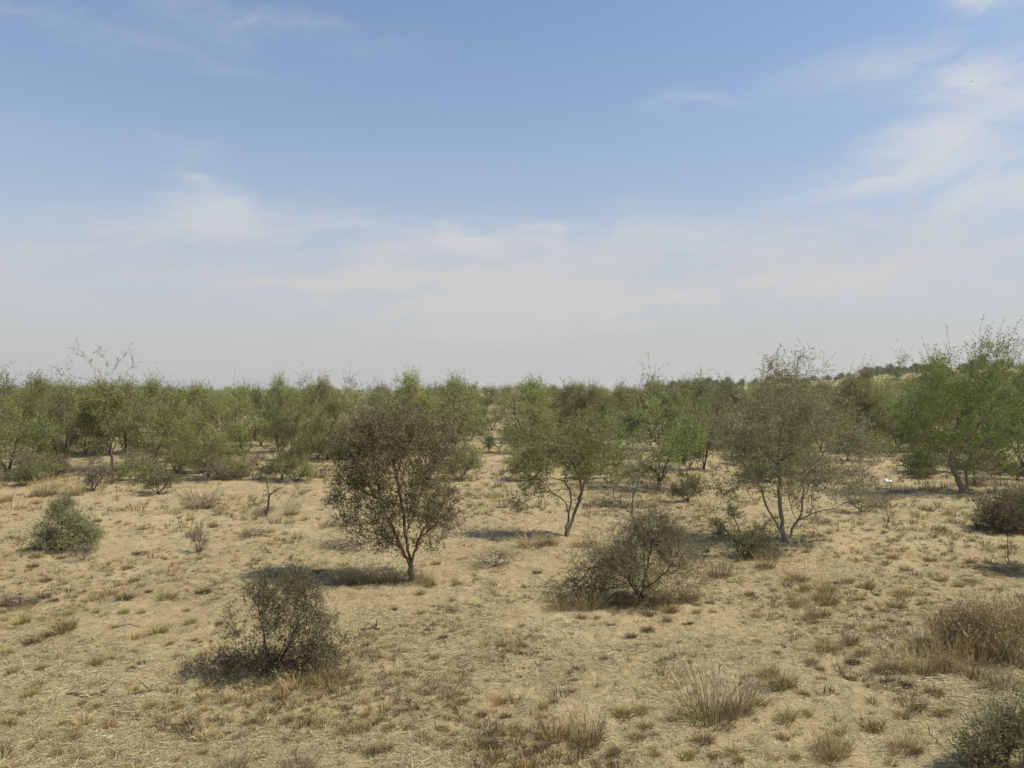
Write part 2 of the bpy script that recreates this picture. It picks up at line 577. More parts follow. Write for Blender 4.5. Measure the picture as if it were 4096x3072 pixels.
# ------------------------------------------------------------------ trees and shrubs
def resample(pl, seg):
    pl = np.asarray(pl, float)
    out = [pl[0]]
    for a, b in zip(pl[:-1], pl[1:]):
        k = max(1, int(round(np.linalg.norm(b - a) / seg)))
        for i in range(1, k + 1):
            out.append(a + (b - a) * i / k)
    return np.array(out)


def grow(limbs, blobs, nterm, seed, bf=0.35, seg=0.09, crook=0.25, lift=0.15, clump=None):
    """woody skeleton: drawn limbs first, then branches reaching for points spread through the crown's blobs"""
    rng = np.random.RandomState(seed)
    cap = 60000
    P = np.zeros((cap, 3))
    par = np.full(cap, -1, int)
    dist = np.zeros(cap)
    dirv = np.zeros((cap, 3))
    n = 0
    for li, pl in enumerate(limbs):
        pl = resample(pl, seg)
        pl[1:] += rng.normal(0, seg * 0.10, pl[1:].shape)
        if n == 0:
            P[0] = pl[0]
            dirv[0] = (0, 0, 1)
            n = 1
            prev = 0
        else:
            prev = int(np.argmin(((P[:n] - pl[0]) ** 2).sum(1)))
        for q in pl[1:]:
            P[n] = q
            par[n] = prev
            v = q - P[prev]
            lv = np.linalg.norm(v)
            dist[n] = dist[prev] + lv
            dirv[n] = v / max(lv, 1e-6)
            prev = n
            n += 1
    wts = np.array([b[6] * (b[3] * b[4] * b[5]) ** 0.75 for b in blobs])
    nt = nterm * 5
    bi = rng.choice(len(blobs), nt, p=wts / wts.sum())
    B = np.array([b[:6] for b in blobs])[bi]
    rad = rng.uniform(0, 1, nt) ** (1 / 2.4) * (1 + np.clip(rng.normal(0, 0.16, nt), -0.4, 0.55))
    T = B[:, :3] + rand_dirs(rng, nt) * rad[:, None] * B[:, 3:6]
    # foliage gathers in clumps with gaps between them
    ext = max(max(abs(b[0]) + b[3], b[2] + b[5]) for b in blobs)
    f = 1.0 / (clump if clump else ext * 0.17)
    cn = vnoise(T[:, 0] * f + 0.6 * T[:, 2] * f + seed, T[:, 2] * f - 0.45 * T[:, 1] * f + 7.3, seed % 50) * 0.55 + \
        vnoise(T[:, 1] * f + 0.5 * T[:, 0] * f + seed * 1.7, T[:, 2] * f * 0.9 + 0.4 * T[:, 0] * f, seed % 50 + 1) * 0.45
    T = T[(T[:, 2] > 0.05) & (rng.uniform(size=nt) < sstep(0.38, 0.60, cn) * 0.96 + 0.04)][:nterm]
    dd = np.array([((P[:n] - t) ** 2).sum(1).min() for t in T])
    for t in T[np.argsort(dd)]:
        v = t - P[:n]
        lv = np.sqrt((v * v).sum(1)) + 1e-6
        cosang = (v * dirv[:n]).sum(1) / lv
        cost = lv * (1.25 - 0.35 * cosang) + bf * dist[:n]
        b = int(np.argmin(cost))
        L = lv[b]
        k = max(2, int(math.ceil(L / seg)))
        c = P[b] + dirv[b] * L * 0.35 + np.array([0, 0, L * lift]) + rng.normal(0, L * 0.10, 3)
        prev = b
        for i in range(1, k + 1):
            s = i / k
            q = (1 - s) ** 2 * P[b] + 2 * s * (1 - s) * c + s * s * t
            if i < k:
                q = q + rng.normal(0, crook * seg, 3)
            P[n] = q
            par[n] = prev
            vv = q - P[prev]
            l2 = np.linalg.norm(vv)
            dist[n] = dist[prev] + l2
            dirv[n] = vv / max(l2, 1e-6)
            prev = n
            n += 1
        if n > cap - 400:
            break
    return P[:n], par[:n], dirv[:n], dist[:n]


def plant(name_w, name_f, limbs, blobs, nterm, seed, rbase=0.035, rtip=0.0035, twigs=5, tw_len=(0.10, 0.25), nleaf=7, leaf=(0.03, 0.011),
          mats=('bark_dark', 'twig_dark', 'leaf_grey'), up=0.25, shoots=0, shoot_len=(0.4, 0.8), bare_above=None, **kw):
    """returns (wood mesh, foliage mesh)"""
    P, par, D, dist = grow(limbs, blobs, nterm, seed, **kw)
    rng = np.random.RandomState(seed + 500)
    n = len(P)
    cnt = np.zeros(n)
    isleaf = np.ones(n, bool)
    isleaf[par[1:]] = False
    cnt[isleaf] = 1
    for i in range(n - 1, 0, -1):
        cnt[par[i]] += cnt[i]
    e = math.log(rbase / rtip) / math.log(max(cnt[0], 3))
    r = rtip * cnt ** e
    zf = np.clip(1 - P[:, 2] / 0.25, 0, 1)
    r = r * (1 + 0.35 * zf * (cnt > 0.4 * cnt[0]))
    # main continuation of every node
    main = {}
    for i in range(1, n):
        p = par[i]
        if p not in main or cnt[i] > cnt[main[p]]:
            main[p] = i
    ismain = np.zeros(n, bool)
    for v in main.values():
        ismain[v] = True
    ND = D.copy()
    for p, c in main.items():
        ND[p] = D[p] + D[c]
    ND = nrm(ND)
    idx = np.arange(1, n)
    pp = par[idx]
    r0 = np.where(ismain[idx], r[pp], np.minimum(r[idx] * 1.25, r[pp]))
    d0 = np.where(ismain[idx][:, None], ND[pp], D[idx])
    wood = MB()
    thick = r[idx] > rtip * 2.6
    for sel, sides in ((thick, 7), (~thick, 3)):
        if sel.any():
            wood.add(*frusta(P[pp][sel], P[idx][sel], r0[sel], r[idx][sel], d0[sel], ND[idx][sel], sides))
    wm = wood.mesh(name_w, [M[mats[0]]], smooth=True)
    fol = MB()
    # twigs on the thin wood
    cand = np.where((cnt <= 2.5) & (dist > 0.15))[0]
    if bare_above is not None:
        cand = cand[(P[cand, 2] < bare_above) | (rng.uniform(size=len(cand)) < 0.5)]
    per = max(1, int(twigs))
    src = np.repeat(cand, per)
    if twigs < 1:
        src = cand[rng.uniform(size=len(cand)) < twigs]
    m = len(src)
    td = nrm(D[src] * 0.7 + rand_dirs(rng, m) * 0.9 + np.array([[0, 0, up]]))
    tl = rng.uniform(tw_len[0], tw_len[1], m)
    tp = P[src]

    def twig_set(tp, td, tl, rad, nl, lf):
        m = len(tp)
        bnd = rng.normal(0, 0.35, (m, 3))
        d2 = nrm(td + bnd)
        mid = tp + td * (tl * 0.5)[:, None]
        end = mid + d2 * (tl * 0.5)[:, None]
        rr = np.full(m, rad)
        fol.add(*frusta(np.concatenate([tp, mid]), np.concatenate([mid, end]), np.concatenate([rr, rr * 0.8]), np.concatenate([rr * 0.8, rr * 0.4]),
                        np.concatenate([td, td]), np.concatenate([td, d2]), 3), m=0)
        if nl > 0:
            k = np.repeat(np.arange(m), nl)
            f = rng.uniform(0.1, 1.0, len(k))
            q = np.where((f < 0.5)[:, None], tp[k] + td[k] * (tl[k] * f)[:, None], mid[k] + d2[k] * (tl[k] * (f - 0.5))[:, None])
            ld = nrm(d2[k] * 0.6 + rand_dirs(rng, len(k)))
            fol.add(*leaves(q, ld, lf[0] * rng.uniform(0.6, 1.3, len(k)), lf[1] * rng.uniform(0.7, 1.3, len(k)), rng), m=1)
    twig_set(tp, td, tl, rtip * 0.55, nleaf, leaf)
    if shoots:
        top = np.where(isleaf)[0]
        sc_ = P[top, 2] + 0.25 * np.hypot(P[top, 0], P[top, 1]) + rng.uniform(0, 0.7, len(top))
        top = top[np.argsort(-sc_)[:shoots]]
        out = nrm(P[top] - np.array([[0, 0, P[:, 2].mean()]]))
        sd = nrm(out * 0.6 + np.array([[0, 0, 0.75]]) + rng.normal(0, 0.25, (len(top), 3)))
        twig_set(P[top], sd, rng.uniform(shoot_len[0], shoot_len[1], len(top)), rtip * 1.1, max(4, int(nleaf * 2.0)), leaf)
    fm = fol.mesh(name_f, [M[mats[1]], M[mats[2]]])
    return wm, fm


def put_plant(name, meshes, loc, label, cat, group=None, rz=0.0, scale=1.0):
    t = link(name, None, None, loc, rz, scale)
    t.empty_display_size = 0.2
    for me in meshes:
        link(me.name.split('.')[0], me, t)
    tag(t, label, cat, group)
    return t


def copy_tree(o, loc, rz, scale, label, group=None):
    c = o.copy()
    C.objects.link(c)
    c.location = loc
    c.rotation_euler = (0, 0, rz)
    c.scale = scale if hasattr(scale, '__len__') else (scale,) * 3
    c['label'] = label
    if group:
        c['group'] = group
    for ch in o.children:
        k = ch.copy()
        C.objects.link(k)
        k.parent = c
    return c


class Frame:
    """turns measurements taken off the photograph into the plant's own metres, the plant standing at its foot"""
    def __init__(s, bx, by):
        s.loc = at(bx, by)
        s.bx, s.by = bx, by
        s.k = s.loc[1] / F

    def limb(s, *pts):
        return [((p[0] - s.bx) * s.k, (p[2] if len(p) > 2 else 0.0), (s.by - p[1]) * s.k) for p in pts]

    def blob(s, x, y, rx, rz, w=1.0, ry=None, d=0.0):
        ry = (rx if ry is None else ry)
        return ((x - s.bx) * s.k, d, (s.by - y) * s.k, rx * s.k, ry * s.k, rz * s.k, w)


LAND = []      # landmarks for the labels of the small tufts: (px, py, phrase)


def hero(name, fr, limbs, blobs, label, cat, phrase=None, parts=('trunk', 'crown'), group=None, **kw):
    ms = plant(parts[0], parts[1], [fr.limb(*l) for l in limbs], [fr.blob(*b) for b in blobs], **kw)
    o = put_plant(name, ms, fr.loc, label, cat, group)
    if phrase:
        LAND.append((fr.bx, fr.by, phrase))
    return o


# the round grey-green tree in the middle
fr = Frame(411, 581)
hero('acacia_tree', fr,
     [[(411, 581), (411, 566), (405, 555, -.02), (400, 543, -.05), (396, 531, -.08), (391, 521, -.1), (385, 508, -.1), (380, 491, -.1), (375, 475, -.1)],
      [(411, 566), (407.5, 551, .06), (404.6, 535, .1), (402, 520, .14), (396, 484, .18), (390, 459, .18), (383, 437, .15)],
      [(411, 564), (414, 553, .03), (418, 541, .1), (427, 533, .15), (436, 526, .2), (448, 520, .2)],
      [(418, 541, .1), (424, 528, -.1), (436, 515, -.2), (444, 502, -.2), (449, 488, -.2), (451, 465, -.2)],
      [(393, 524, -.1), (383, 521.5, -.2), (372, 514, -.3), (360, 507, -.3), (345, 500, -.3), (330, 503, -.3)],
      [(382, 500, -.1), (366, 493, 0.05), (352, 487, .1), (343, 482, .1), (335, 472, .1), (331, 458, .1)],
      [(404, 537, .1), (412, 515, .3), (418, 495, .4), (424, 470, .45), (430, 448, .4)],
      [(400, 543, -.05), (386, 536, -.15), (368, 526, -.2), (350, 520, -.2), (338, 516, -.2)], [(405, 553, 0), (392, 546, .15), (376, 541, .2), (360, 538, .2)],
      [(385, 508, -.1), (368, 480, -.2), (358, 455, -.2), (352, 435, -.2)], [(394, 484, .18), (400, 455, .2), (404, 430, .2), (406, 412, .15)], [(391, 521, -.1), (398, 500, -.35), (406, 478, -.4), (412, 455, -.4), (416, 432, -.35)]],
     [(392, 462, 54, 48, 1.1), (394, 430, 40, 24, 1.1), (362, 434, 24, 22, .8), (432, 430, 26, 20, .8), (385, 540, 32, 9, 1.3, 24), (404, 548, 16, 6, .8), (428, 543, 20, 8, .8), (418, 520, 26, 16, .6), (440, 486, 27, 44, 1.0, 38), (428, 450, 34, 32, 1.1), (350, 478, 24, 32, 1.0, 36), (352, 450, 22, 24, 1.2),
      (400, 512, 48, 18, .8), (352, 506, 24, 16, .8), (372, 533, 34, 11, .7, 26), (440, 522, 24, 14, .7), (350, 492, 26, 14, .6)],
     'round grey-green thorn tree alone in the middle, forked low on a tan trunk', 'tree', 'the round thorn tree',
     nterm=1450, seed=3, rbase=0.036, rtip=0.0021, twigs=5, tw_len=(0.07, 0.20), nleaf=5, leaf=(0.026, 0.0115),
     mats=('bark_warm', 'twig_dark', 'leaf_thorn'), bf=0.25, seg=0.07, clump=0.13, shoots=30, shoot_len=(0.12, 0.25))

# leaning double-trunk tree behind it
fr = Frame(567, 536)
hero('acacia_tree', fr,
     [[(567, 536), (566.5, 528), (569, 514, -.02), (571.5, 500, -.05), (570, 492, -.1), (564, 480, -.2), (550, 476, -.3), (535, 484, -.4), (522, 500, -.4)],
      [(568, 532), (573, 521, .08), (580, 502, .12), (583, 488, .15), (579, 477, .1), (575, 468, .1), (570, 455, .0)],
      [(582, 487, .15), (590, 478, .2), (592, 460, .3), (590, 440, .3)],
      [(584, 486, .15), (590, 480, .1), (600, 478, .05), (612, 477, 0), (624, 482, 0), (634, 489, 0), (645, 498, 0)],
      [(572, 462, .1), (556, 448, .3), (540, 443, .4), (520, 436, .3)]],
     [(562, 452, 45, 20, 1.0), (585, 455, 32, 28, 1.1), (560, 434, 40, 14, .5), (535, 470, 28, 16, .7), (525, 488, 24, 16, .55), (548, 485, 22, 15, .5), (521, 503, 16, 8, .3),
      (612, 470, 14, 16, .35), (520, 440, 26, 18, .8), (600, 425, 22, 16, .45)],
     'leaning olive tree with two parallel dark trunks and foliage drooping at one side', 'tree', 'the leaning double-trunk tree',
     nterm=560, clump=0.22, seed=8, rbase=0.036, rtip=0.0016, twigs=3, tw_len=(0.10, 0.25), nleaf=9, leaf=(0.038, 0.0125),
     mats=('bark_grey', 'twig_grey', 'leaf_pale'), bf=0.25, seg=0.10, shoots=20, shoot_len=(0.2, 0.45), up=0.0)

# tall pale olive tree, three limbs rising from the foot
fr = Frame(787, 542)
hero('acacia_tree', fr,
     [[(787, 542), (783, 534), (776, 523, -.05), (769, 515, -.1), (763, 500, -.15), (757, 486, -.2), (750, 473, -.2), (741, 466, -.2), (733, 463, -.2), (722, 458, -.2)],
      [(783, 534), (783, 522, .05), (782, 505, .1), (782, 480, .15), (781, 455, .15), (785, 430, .15), (789, 404, .1), (791, 380, .1)],
      [(787, 541), (794, 530, .05), (803, 516, .1), (808, 500, .2), (812, 488, .2), (818, 468, .3)],
      [(799, 521, .1), (814, 511, -.1), (831, 506, -.2), (845, 500, -.2)],
      [(752, 478, -.2), (738, 474, 0), (724, 476, .1), (712, 486, .1)],
      [(798, 522, .1), (788, 503, -.1), (780, 488, -.3)],
      [(782, 470, .1), (765, 445, .3), (752, 425, .4)], [(782, 462, .1), (805, 440, -.3), (825, 425, -.4)], [(782, 462, .1), (790, 430, -.6), (795, 410, -.8)]],
     [(785, 440, 62, 42, .9), (785, 402, 54, 24, .9), (790, 374, 32, 15, .6), (738, 442, 34, 32, 1.4), (838, 442, 36, 36, 1.3), (735, 477, 26, 14, .6), (825, 485, 40, 22, .8),
      (725, 425, 22, 20, .9), (815, 508, 28, 11, .5), (785, 482, 40, 18, .6), (855, 480, 28, 18, .9), (728, 492, 22, 12, .8), (862, 450, 22, 24, .7)],
     'tall pale olive tree with three limbs fanning up from one foot', 'tree', 'the tall pale olive tree',
     nterm=880, clump=0.26, seed=21, rbase=0.050, rtip=0.0018, twigs=3, tw_len=(0.12, 0.34), nleaf=9, leaf=(0.045, 0.0115),
     mats=('bark_pale', 'twig_grey', 'leaf_silver'), bf=0.22, seg=0.11, shoots=60, shoot_len=(0.25, 0.55))

# bright green tree at the right edge
fr = Frame(964, 493)
hero('acacia_tree', fr,
     [[(964, 493), (960, 484), (955, 475, -.1), (950, 467, -.2), (944, 462, -.3), (930, 458, -.3), (915, 462, -.3)],
      [(955, 475), (954, 464, .1), (955, 445, .2), (962, 425, .2), (972, 405, .2), (982, 380, .2), (988, 355, .2)],
      [(955, 470), (963, 455, .3), (985, 430, .4), (1005, 405, .4), (1022, 385, .4)],
      [(968, 490), (971, 476, .2), (980, 455, .4), (1000, 440, .4)],
      [(953, 462), (940, 440, .5), (930, 415, .5)]],
     [(970, 425, 52, 44, 1.2), (1012, 408, 44, 46, 1.1), (975, 375, 44, 24, .9), (985, 352, 32, 14, .6), (922, 425, 32, 38, .9), (945, 395, 36, 26, .9), (922, 467, 22, 10, 1.0), (960, 465, 28, 16, .5),
      (1030, 385, 30, 25, .7), (1015, 445, 40, 22, .8), (930, 450, 30, 18, .7)],
     'bright green tree on a crooked trunk, twigs rising highest above the skyline', 'tree', 'the bright green tree',
     nterm=620, clump=0.4, seed=33, rbase=0.080, rtip=0.0028, twigs=4, tw_len=(0.18, 0.48), nleaf=9, leaf=(0.062, 0.016),
     mats=('bark_pale', 'twig_dark', 'leaf_green'), bf=0.22, seg=0.15, shoots=90, shoot_len=(0.4, 0.95))

# sparse tall tree over the thicket on the left
fr = Frame(113, 472)
hero('acacia_tree', fr,
     [[(113, 472), (112, 458), (110, 440), (107, 415), (102, 390), (94, 370), (84, 357), (78, 349)],
      [(107, 415), (106, 398, .2), (105, 380, .3), (101, 362, .3), (94, 353, .3)], [(105, 382, .3), (112, 365, .2), (124, 352, .2)],
      [(106, 392), (118, 378, .3), (128, 365, .3)], [(100, 385), (88, 378, -.2), (72, 376, -.3), (64, 374, -.3)], [(111, 452), (121, 438, .3), (128, 425, .3)], [(111, 448), (98, 432, -.3), (90, 415, -.3)]],
     [(104, 420, 24, 26, 1.5), (104, 400, 20, 10, .8), (92, 366, 22, 12, .02), (115, 365, 16, 12, .02), (98, 386, 24, 9, .15)],
     'tall thin tree whose nearly bare forked top stands above the thicket', 'tree', 'the tall half-bare tree',
     nterm=420, seed=41, bare_above=2.75, rbase=0.042, rtip=0.0040, twigs=4, tw_len=(0.14, 0.34), nleaf=6, leaf=(0.075, 0.017),
     mats=('bark_dark', 'twig_grey', 'leaf_thicket'), bf=0.3, seg=0.15, shoots=14, shoot_len=(0.3, 0.6))

# ---- the thicket: prototypes, then individuals
def proto_tree(seed, h, w, mat, bark='bark_dark', nst=3, low=0.30, nterm=270, shoots=50, spread=1.0, leaf=(0.078, 0.018), nleaf=7):
    rng = np.random.RandomState(seed)
    limbs = [[(0, 0, 0), (0.02, 0, 0.18 * h * low * 2)]]
    a0 = rng.uniform(0, 6.28)
    for i in range(nst):
        a = a0 + i * 2 * math.pi / nst + rng.normal(0, 0.35)
        q = w * 0.26 * spread
        limbs.append([(0, 0, 0.05 + 0.08 * rng.rand()), (math.cos(a) * q * 0.5, math.sin(a) * q * 0.5, 0.30 * h), (math.cos(a) * q * 1.1, math.sin(a) * q * 1.1, 0.58 * h)])
    bl = [(0, 0, h * (0.42 + low * 0.5), w * 0.44, w * 0.44, h * (0.45 - low * 0.6), 1.2), (0, 0, h * 0.80, w * 0.26, w * 0.26, h * 0.16, 0.7), (w * 0.05, 0, h * 0.93, w * 0.17, w * 0.17, h * 0.13, 2.2)]
    bl[0] = bl[0][:6] + (0.5,)
    for i in range(12):
        a = rng.uniform(0, 6.28)
        q = rng.uniform(0.25, 0.42) * w
        z = rng.uniform(low + 0.08, 0.82) * h
        s = rng.uniform(0.10, 0.17) * w
        bl.append((math.cos(a) * q, math.sin(a) * q, z, s, s, s * 0.75, 1.9))
    return plant('trunk', 'crown', limbs, bl, nterm, seed, rbase=0.05, rtip=0.0035, twigs=4, tw_len=(0.18, 0.46), nleaf=nleaf, leaf=leaf,
                 mats=(bark, 'twig_grey', mat), bf=0.25, seg=0.16, shoots=shoots, shoot_len=(0.4, 1.0))


PROTO = [proto_tree(60, 3.3, 2.9, 'leaf_thicket', low=-0.02), proto_tree(61, 3.5, 2.6, 'leaf_thicket', nst=3, low=0.02), proto_tree(62, 3.2, 3.2, 'leaf_green', nst=4, low=0.05),
         proto_tree(63, 3.4, 2.4, 'leaf_olive', nst=4, low=0.12, nterm=240), proto_tree(64, 3.6, 2.8, 'leaf_thicket', 'bark_pale', nst=2, low=0.14),
         proto_tree(65, 2.6, 3.0, 'leaf_dark', nst=4, low=0.04, nterm=320, shoots=36), proto_tree(66, 3.3, 3.3, 'leaf_thicket', nst=4, low=-0.02, nterm=340),
         proto_tree(67, 3.3, 2.6, 'leaf_brown', nst=4, low=0.05, nterm=230, nleaf=2)]
PROTO_H = [3.3, 3.5, 3.2, 3.4, 3.6, 2.6, 3.3, 3.3]
PROTO_W = [2.9, 2.6, 3.2, 2.4, 2.8, 3.0, 3.3, 2.6]
PROTO_OBJ = [None] * len(PROTO)


def place_tree(pi, px, py, top, width, label, group=None, rz=None, phrase=None, rng=random.Random(5)):
    loc = at(px, py)
    k = loc[1] / F
    H = (py - top) * k * 0.965
    sx = width * 1.22 * k / PROTO_W[pi]
    s = (sx, sx, H / PROTO_H[pi] / 1.06)
    rz = rng.uniform(0, 6.28) if rz is None else rz
    if PROTO_OBJ[pi] is None:
        o = put_plant('acacia_tree', PROTO[pi], loc, label, 'tree', group, rz, s)
        PROTO_OBJ[pi] = o
    else:
        o = copy_tree(PROTO_OBJ[pi], loc, rz, s, label, group)
        if group is None and 'group' in o:
            del o['group']
    if phrase:
        LAND.append((px, py, phrase))
    return o


GT = 'thorn trees of the thicket'
for a in (
        (2, 8, 479, 371, 84, 'dense green tree cut by the left frame edge, foliage down to the ground', 'the dense tree at the left frame edge'),
        (3, 62, 471, 388, 40, 'thin dark tree with an upright twin stem beside the dense left-edge tree', None),
        (0, 151, 468, 377, 54, 'tree on one straight dark trunk, next to the right of the tall half-bare tree', None),
        (4, 209, 479, 391, 54, 'yellowish green tree with a bare forked V of thin stems', 'the V-stemmed tree'),
        (5, 282, 480, 419, 42, 'small bright green umbrella-shaped tree on a bare dark stem beside grey reeds', 'the small umbrella tree'),
        (6, 318, 462, 379, 50, 'bushy green tree behind the small umbrella-shaped tree', None),
        (6, 190, 452, 386, 60, 'dark-trunked tree seen between the two stems of the V-stemmed tree', None),
        (0, 244, 462, 384, 50, 'leafy tree behind the grey reed clumps, next to the V-stemmed tree', None),
        (1, 278, 452, 374, 40, 'pale sparse-topped tree rising behind the small umbrella-shaped tree', None),
        (2, 356, 458, 378, 58, 'rounded green tree just behind the upper left edge of the round thorn tree', None),
        (6, 404, 455, 374, 66, 'wide green tree whose crown shows above the round thorn tree', None),
        (3, 452, 444, 377, 48, 'brownish grey-stemmed tree on the near side of the sandy corridor', None),
        (5, 472, 440, 405, 34, 'low bright green bushy tree at the left mouth of the sandy corridor', None),
        (6, 492, 430, 387, 44, 'green tree closing the far end of the sandy corridor', None),
        (2, 660, 487, 374, 88, 'dense dark green tree between the leaning tree and the tall pale olive tree', 'the dense dark green tree'),
        (0, 594, 452, 383, 40, 'olive tree with a fuzzy top behind the leaning double-trunk tree', None),
        (1, 618, 448, 384, 36, 'thin brown-tinged tree squeezed behind the dense dark green tree', None),
        (6, 542, 440, 389, 44, 'low broad olive tree behind the drooping side of the leaning tree', None),
        (3, 704, 470, 378, 46, 'greyish tree tangled into the left side of the tall pale olive tree', None),
        (1, 848, 461, 375, 62, 'hazy green tree with short dark stems right of the tall pale olive tree', 'the hazy green tree'),
        (5, 868, 452, 388, 44, 'rounded dark green tree tucked behind the hazy green tree', None),
        (2, 898, 452, 356, 56, 'green tree below the dune gap, left of the bright green tree', None),
        (6, 930, 450, 358, 62, 'dark olive tree crowded behind the left side of the bright green tree', None),
        (0, 868, 440, 366, 44, 'olive tree whose top touches the sand of the dune gap', None),
        (4, 992, 459, 352, 70, 'yellow-green tree standing behind the bright green tree', None),
        (2, 1022, 468, 362, 74, 'vivid green tree cut by the right frame edge', None),
        (3, 125, 455, 380, 44, 'feathery tree hidden behind the stem of the tall half-bare tree', None),
        (1, 36, 458, 374, 46, 'grey-topped tree behind the dense left-edge tree', None),
        (6, 86, 455, 384, 54, 'broad olive tree behind the thin twin-stemmed dark tree', None)):
    place_tree(a[0], a[1], a[2], a[3], a[4], a[5], None, None, a[6])

# rear rows
rng = random.Random(17)
REAR = []
rows = [(450, 40, 384, 7, 56), (436, 31, 385, 7, 46), (422, 28, 387, 4, 38), (412, 24, 387, 3, 30), (404, 20, 387, 2, 24)]
for (py, step, top, jit, wd) in rows:
    px = -12.0
    while px < 1040:
        y = py + rng.uniform(-4, 4)
        x = px + rng.uniform(-0.3, 0.3) * step
        px += step * rng.uniform(0.85, 1.2)
        if 462 < x < 512 and y > 428:      # the open sandy corridor
            continue
        if 860 < x < 900 and y > 436:
            continue
        tp = top + rng.uniform(-jit, jit)
        if x > 620:                         # the ridge lifts the farther rows
            tp -= (x - 620) / 400 * 10
        REAR.append((x, y, tp, wd * rng.uniform(0.8, 1.25)))
KIND_T = ['olive-green', 'slim olive', 'leafy green', 'greyish', 'pale-stemmed', 'dark green', 'broad olive', 'brownish half-bare']
rear_lab = []
for (x, y, tp, wd) in REAR:
    pi = rng.choice([0, 0, 0, 1, 1, 2, 2, 3, 4, 4, 6, 6, 6, 5, 7])
    rear_lab.append((place_tree(pi, x, y, tp, wd, 'tree of the rear rows', GT), x, y, KIND_T[pi]))

# bushes on the far dune: about two metres high, countable one by one along the crest
FAR = plant('stem', 'foliage', [[(0, 0, 0), (0.05, 0, 0.5)], [(0, 0, 0.1), (0.5, 0.1, 0.7)], [(0, 0, 0.1), (-0.5, -0.1, 0.7)]],
            [(0, 0, 1.0, 1.2, 1.2, 0.7, 1), (0.7, 0, 0.9, 0.7, 0.7, 0.5, 1), (-0.8, 0.1, 0.8, 0.6, 0.6, 0.5, 1), (0.1, 0, 1.6, 0.6, 0.6, 0.35, 1)], 130, 77, rbase=0.06, rtip=0.012, twigs=2, tw_len=(0.2, 0.45),
            nleaf=7, leaf=(0.15, 0.045), mats=('bark_dark', 'twig_dark', 'leaf_far_hazed'), seg=0.2)
far_o = None
far_lab = []
for i in range(290):
    az = R(rng.uniform(-36, 40) if i < 40 else rng.uniform(10, 38))
    d = rng.uniform(120, 260) if i < 210 else rng.uniform(200, 240)
    x, y = d * math.sin(az), d * math.cos(az)
    if vnoise(np.array([x / 16.0]), np.array([y / 16.0]), 44)[0] < 0.42 and i < 200:
        az += R(1.5)
        x, y = d * math.sin(az), d * math.cos(az)
    z = float(gz_smooth(x, y)) - 0.05
    s = 0.45 + rng.random() ** 2 * 1.1
    if far_o is None:
        far_o = put_plant('desert_bush', FAR, (x, y, z), 'tiny', 'bush', None, 0.0, s)
        o = far_o
    else:
        o = copy_tree(far_o, (x, y, z), rng.uniform(0, 6.28), (s, s, s * rng.uniform(0.7, 1.1)), 'tiny', None)
    far_lab.append((o, x, y, z))
for o, x, y, z in far_lab:
    px, py = to_px(x, y, z)
    o['group'] = 'bushes on the distant dune'
    o['label'] = ('tiny dark bush dotted on the distant dune behind the thicket' if px > 560 else 'tiny dark bush far out on the plain beyond the thicket')
    if px <= 560:
        o['group'] = 'bushes far out on the plain'

# ------------------------------------------------------------------ shrubs
SH = ('stem', 'foliage')
fr = Frame(273, 674)
hero('thorn_shrub', fr,
     [[(273, 674), (268, 655), (262, 630), (258, 605)], [(275, 672), (290, 640, .1), (302, 605, .1), (300, 580, .1)], [(272, 672), (300, 655, -.1), (328, 640, -.1), (345, 648, -.1)],
      [(270, 672), (245, 655, -.1), (232, 622, -.1)], [(268, 674), (240, 668, .1), (212, 664, .1), (196, 676, .1)], [(272, 670), (285, 630, .4), (280, 600, .5)], [(272, 670), (270, 640, -.3), (265, 620, -.35)]],
     [(280, 620, 44, 38, 1.1), (275, 590, 32, 20, .8), (310, 640, 34, 26, 1.0), (250, 620, 24, 30, .7), (218, 666, 34, 9, 2.6), (258, 664, 36, 12, 1.4), (322, 660, 30, 12, 1.2), (300, 590, 22, 22, .5)],
     'large dark olive thorn bush, the nearest one, with golden straw at one foot', 'shrub', 'the large dark thorn bush', SH,
     nterm=850, clump=0.14, seed=51, rbase=0.018, rtip=0.0015, twigs=4, tw_len=(0.05, 0.15), nleaf=5, leaf=(0.018, 0.009), mats=('bark_dark', 'twig_dark', 'leaf_thorn'), bf=0.15, seg=0.05, crook=0.35, shoots=50, shoot_len=(0.08, 0.2), lift=0.2)
fr = Frame(641, 602)
hero('thorn_shrub', fr,
     [[(641, 602), (643, 585), (648, 565), (652, 540), (655, 515)], [(641, 600), (628, 580, .1), (610, 568, .1), (590, 570, .1), (575, 590, .1)], [(643, 590), (665, 570, -.1), (680, 545, -.1)],
      [(641, 595), (620, 560, -.3), (605, 540, -.3)], [(642, 595), (655, 560, .4), (670, 540, .5)], [(641, 598), (665, 585, .3), (690, 570, .3)]],
     [(645, 552, 48, 32, 1.0), (610, 565, 34, 24, .8), (592, 585, 28, 17, .9), (672, 545, 26, 34, .8), (690, 572, 20, 24, .6), (645, 525, 34, 18, .6), (562, 597, 22, 10, .9), (600, 545, 20, 16, .5), (650, 590, 40, 12, .5)],
     'sprawling grey-brown thorn bush with sparse leaves and a dark hollow beneath', 'shrub', 'the sprawling grey-brown bush', SH,
     up=-0.15, nterm=1250, clump=0.2, seed=52, rbase=0.020, rtip=0.0015, twigs=5, tw_len=(0.05, 0.18), nleaf=4, leaf=(0.019, 0.009), mats=('bark_dark', 'twig_grey', 'leaf_thorn'), bf=0.15, seg=0.06, crook=0.4, shoots=60, shoot_len=(0.1, 0.25), lift=0.2)
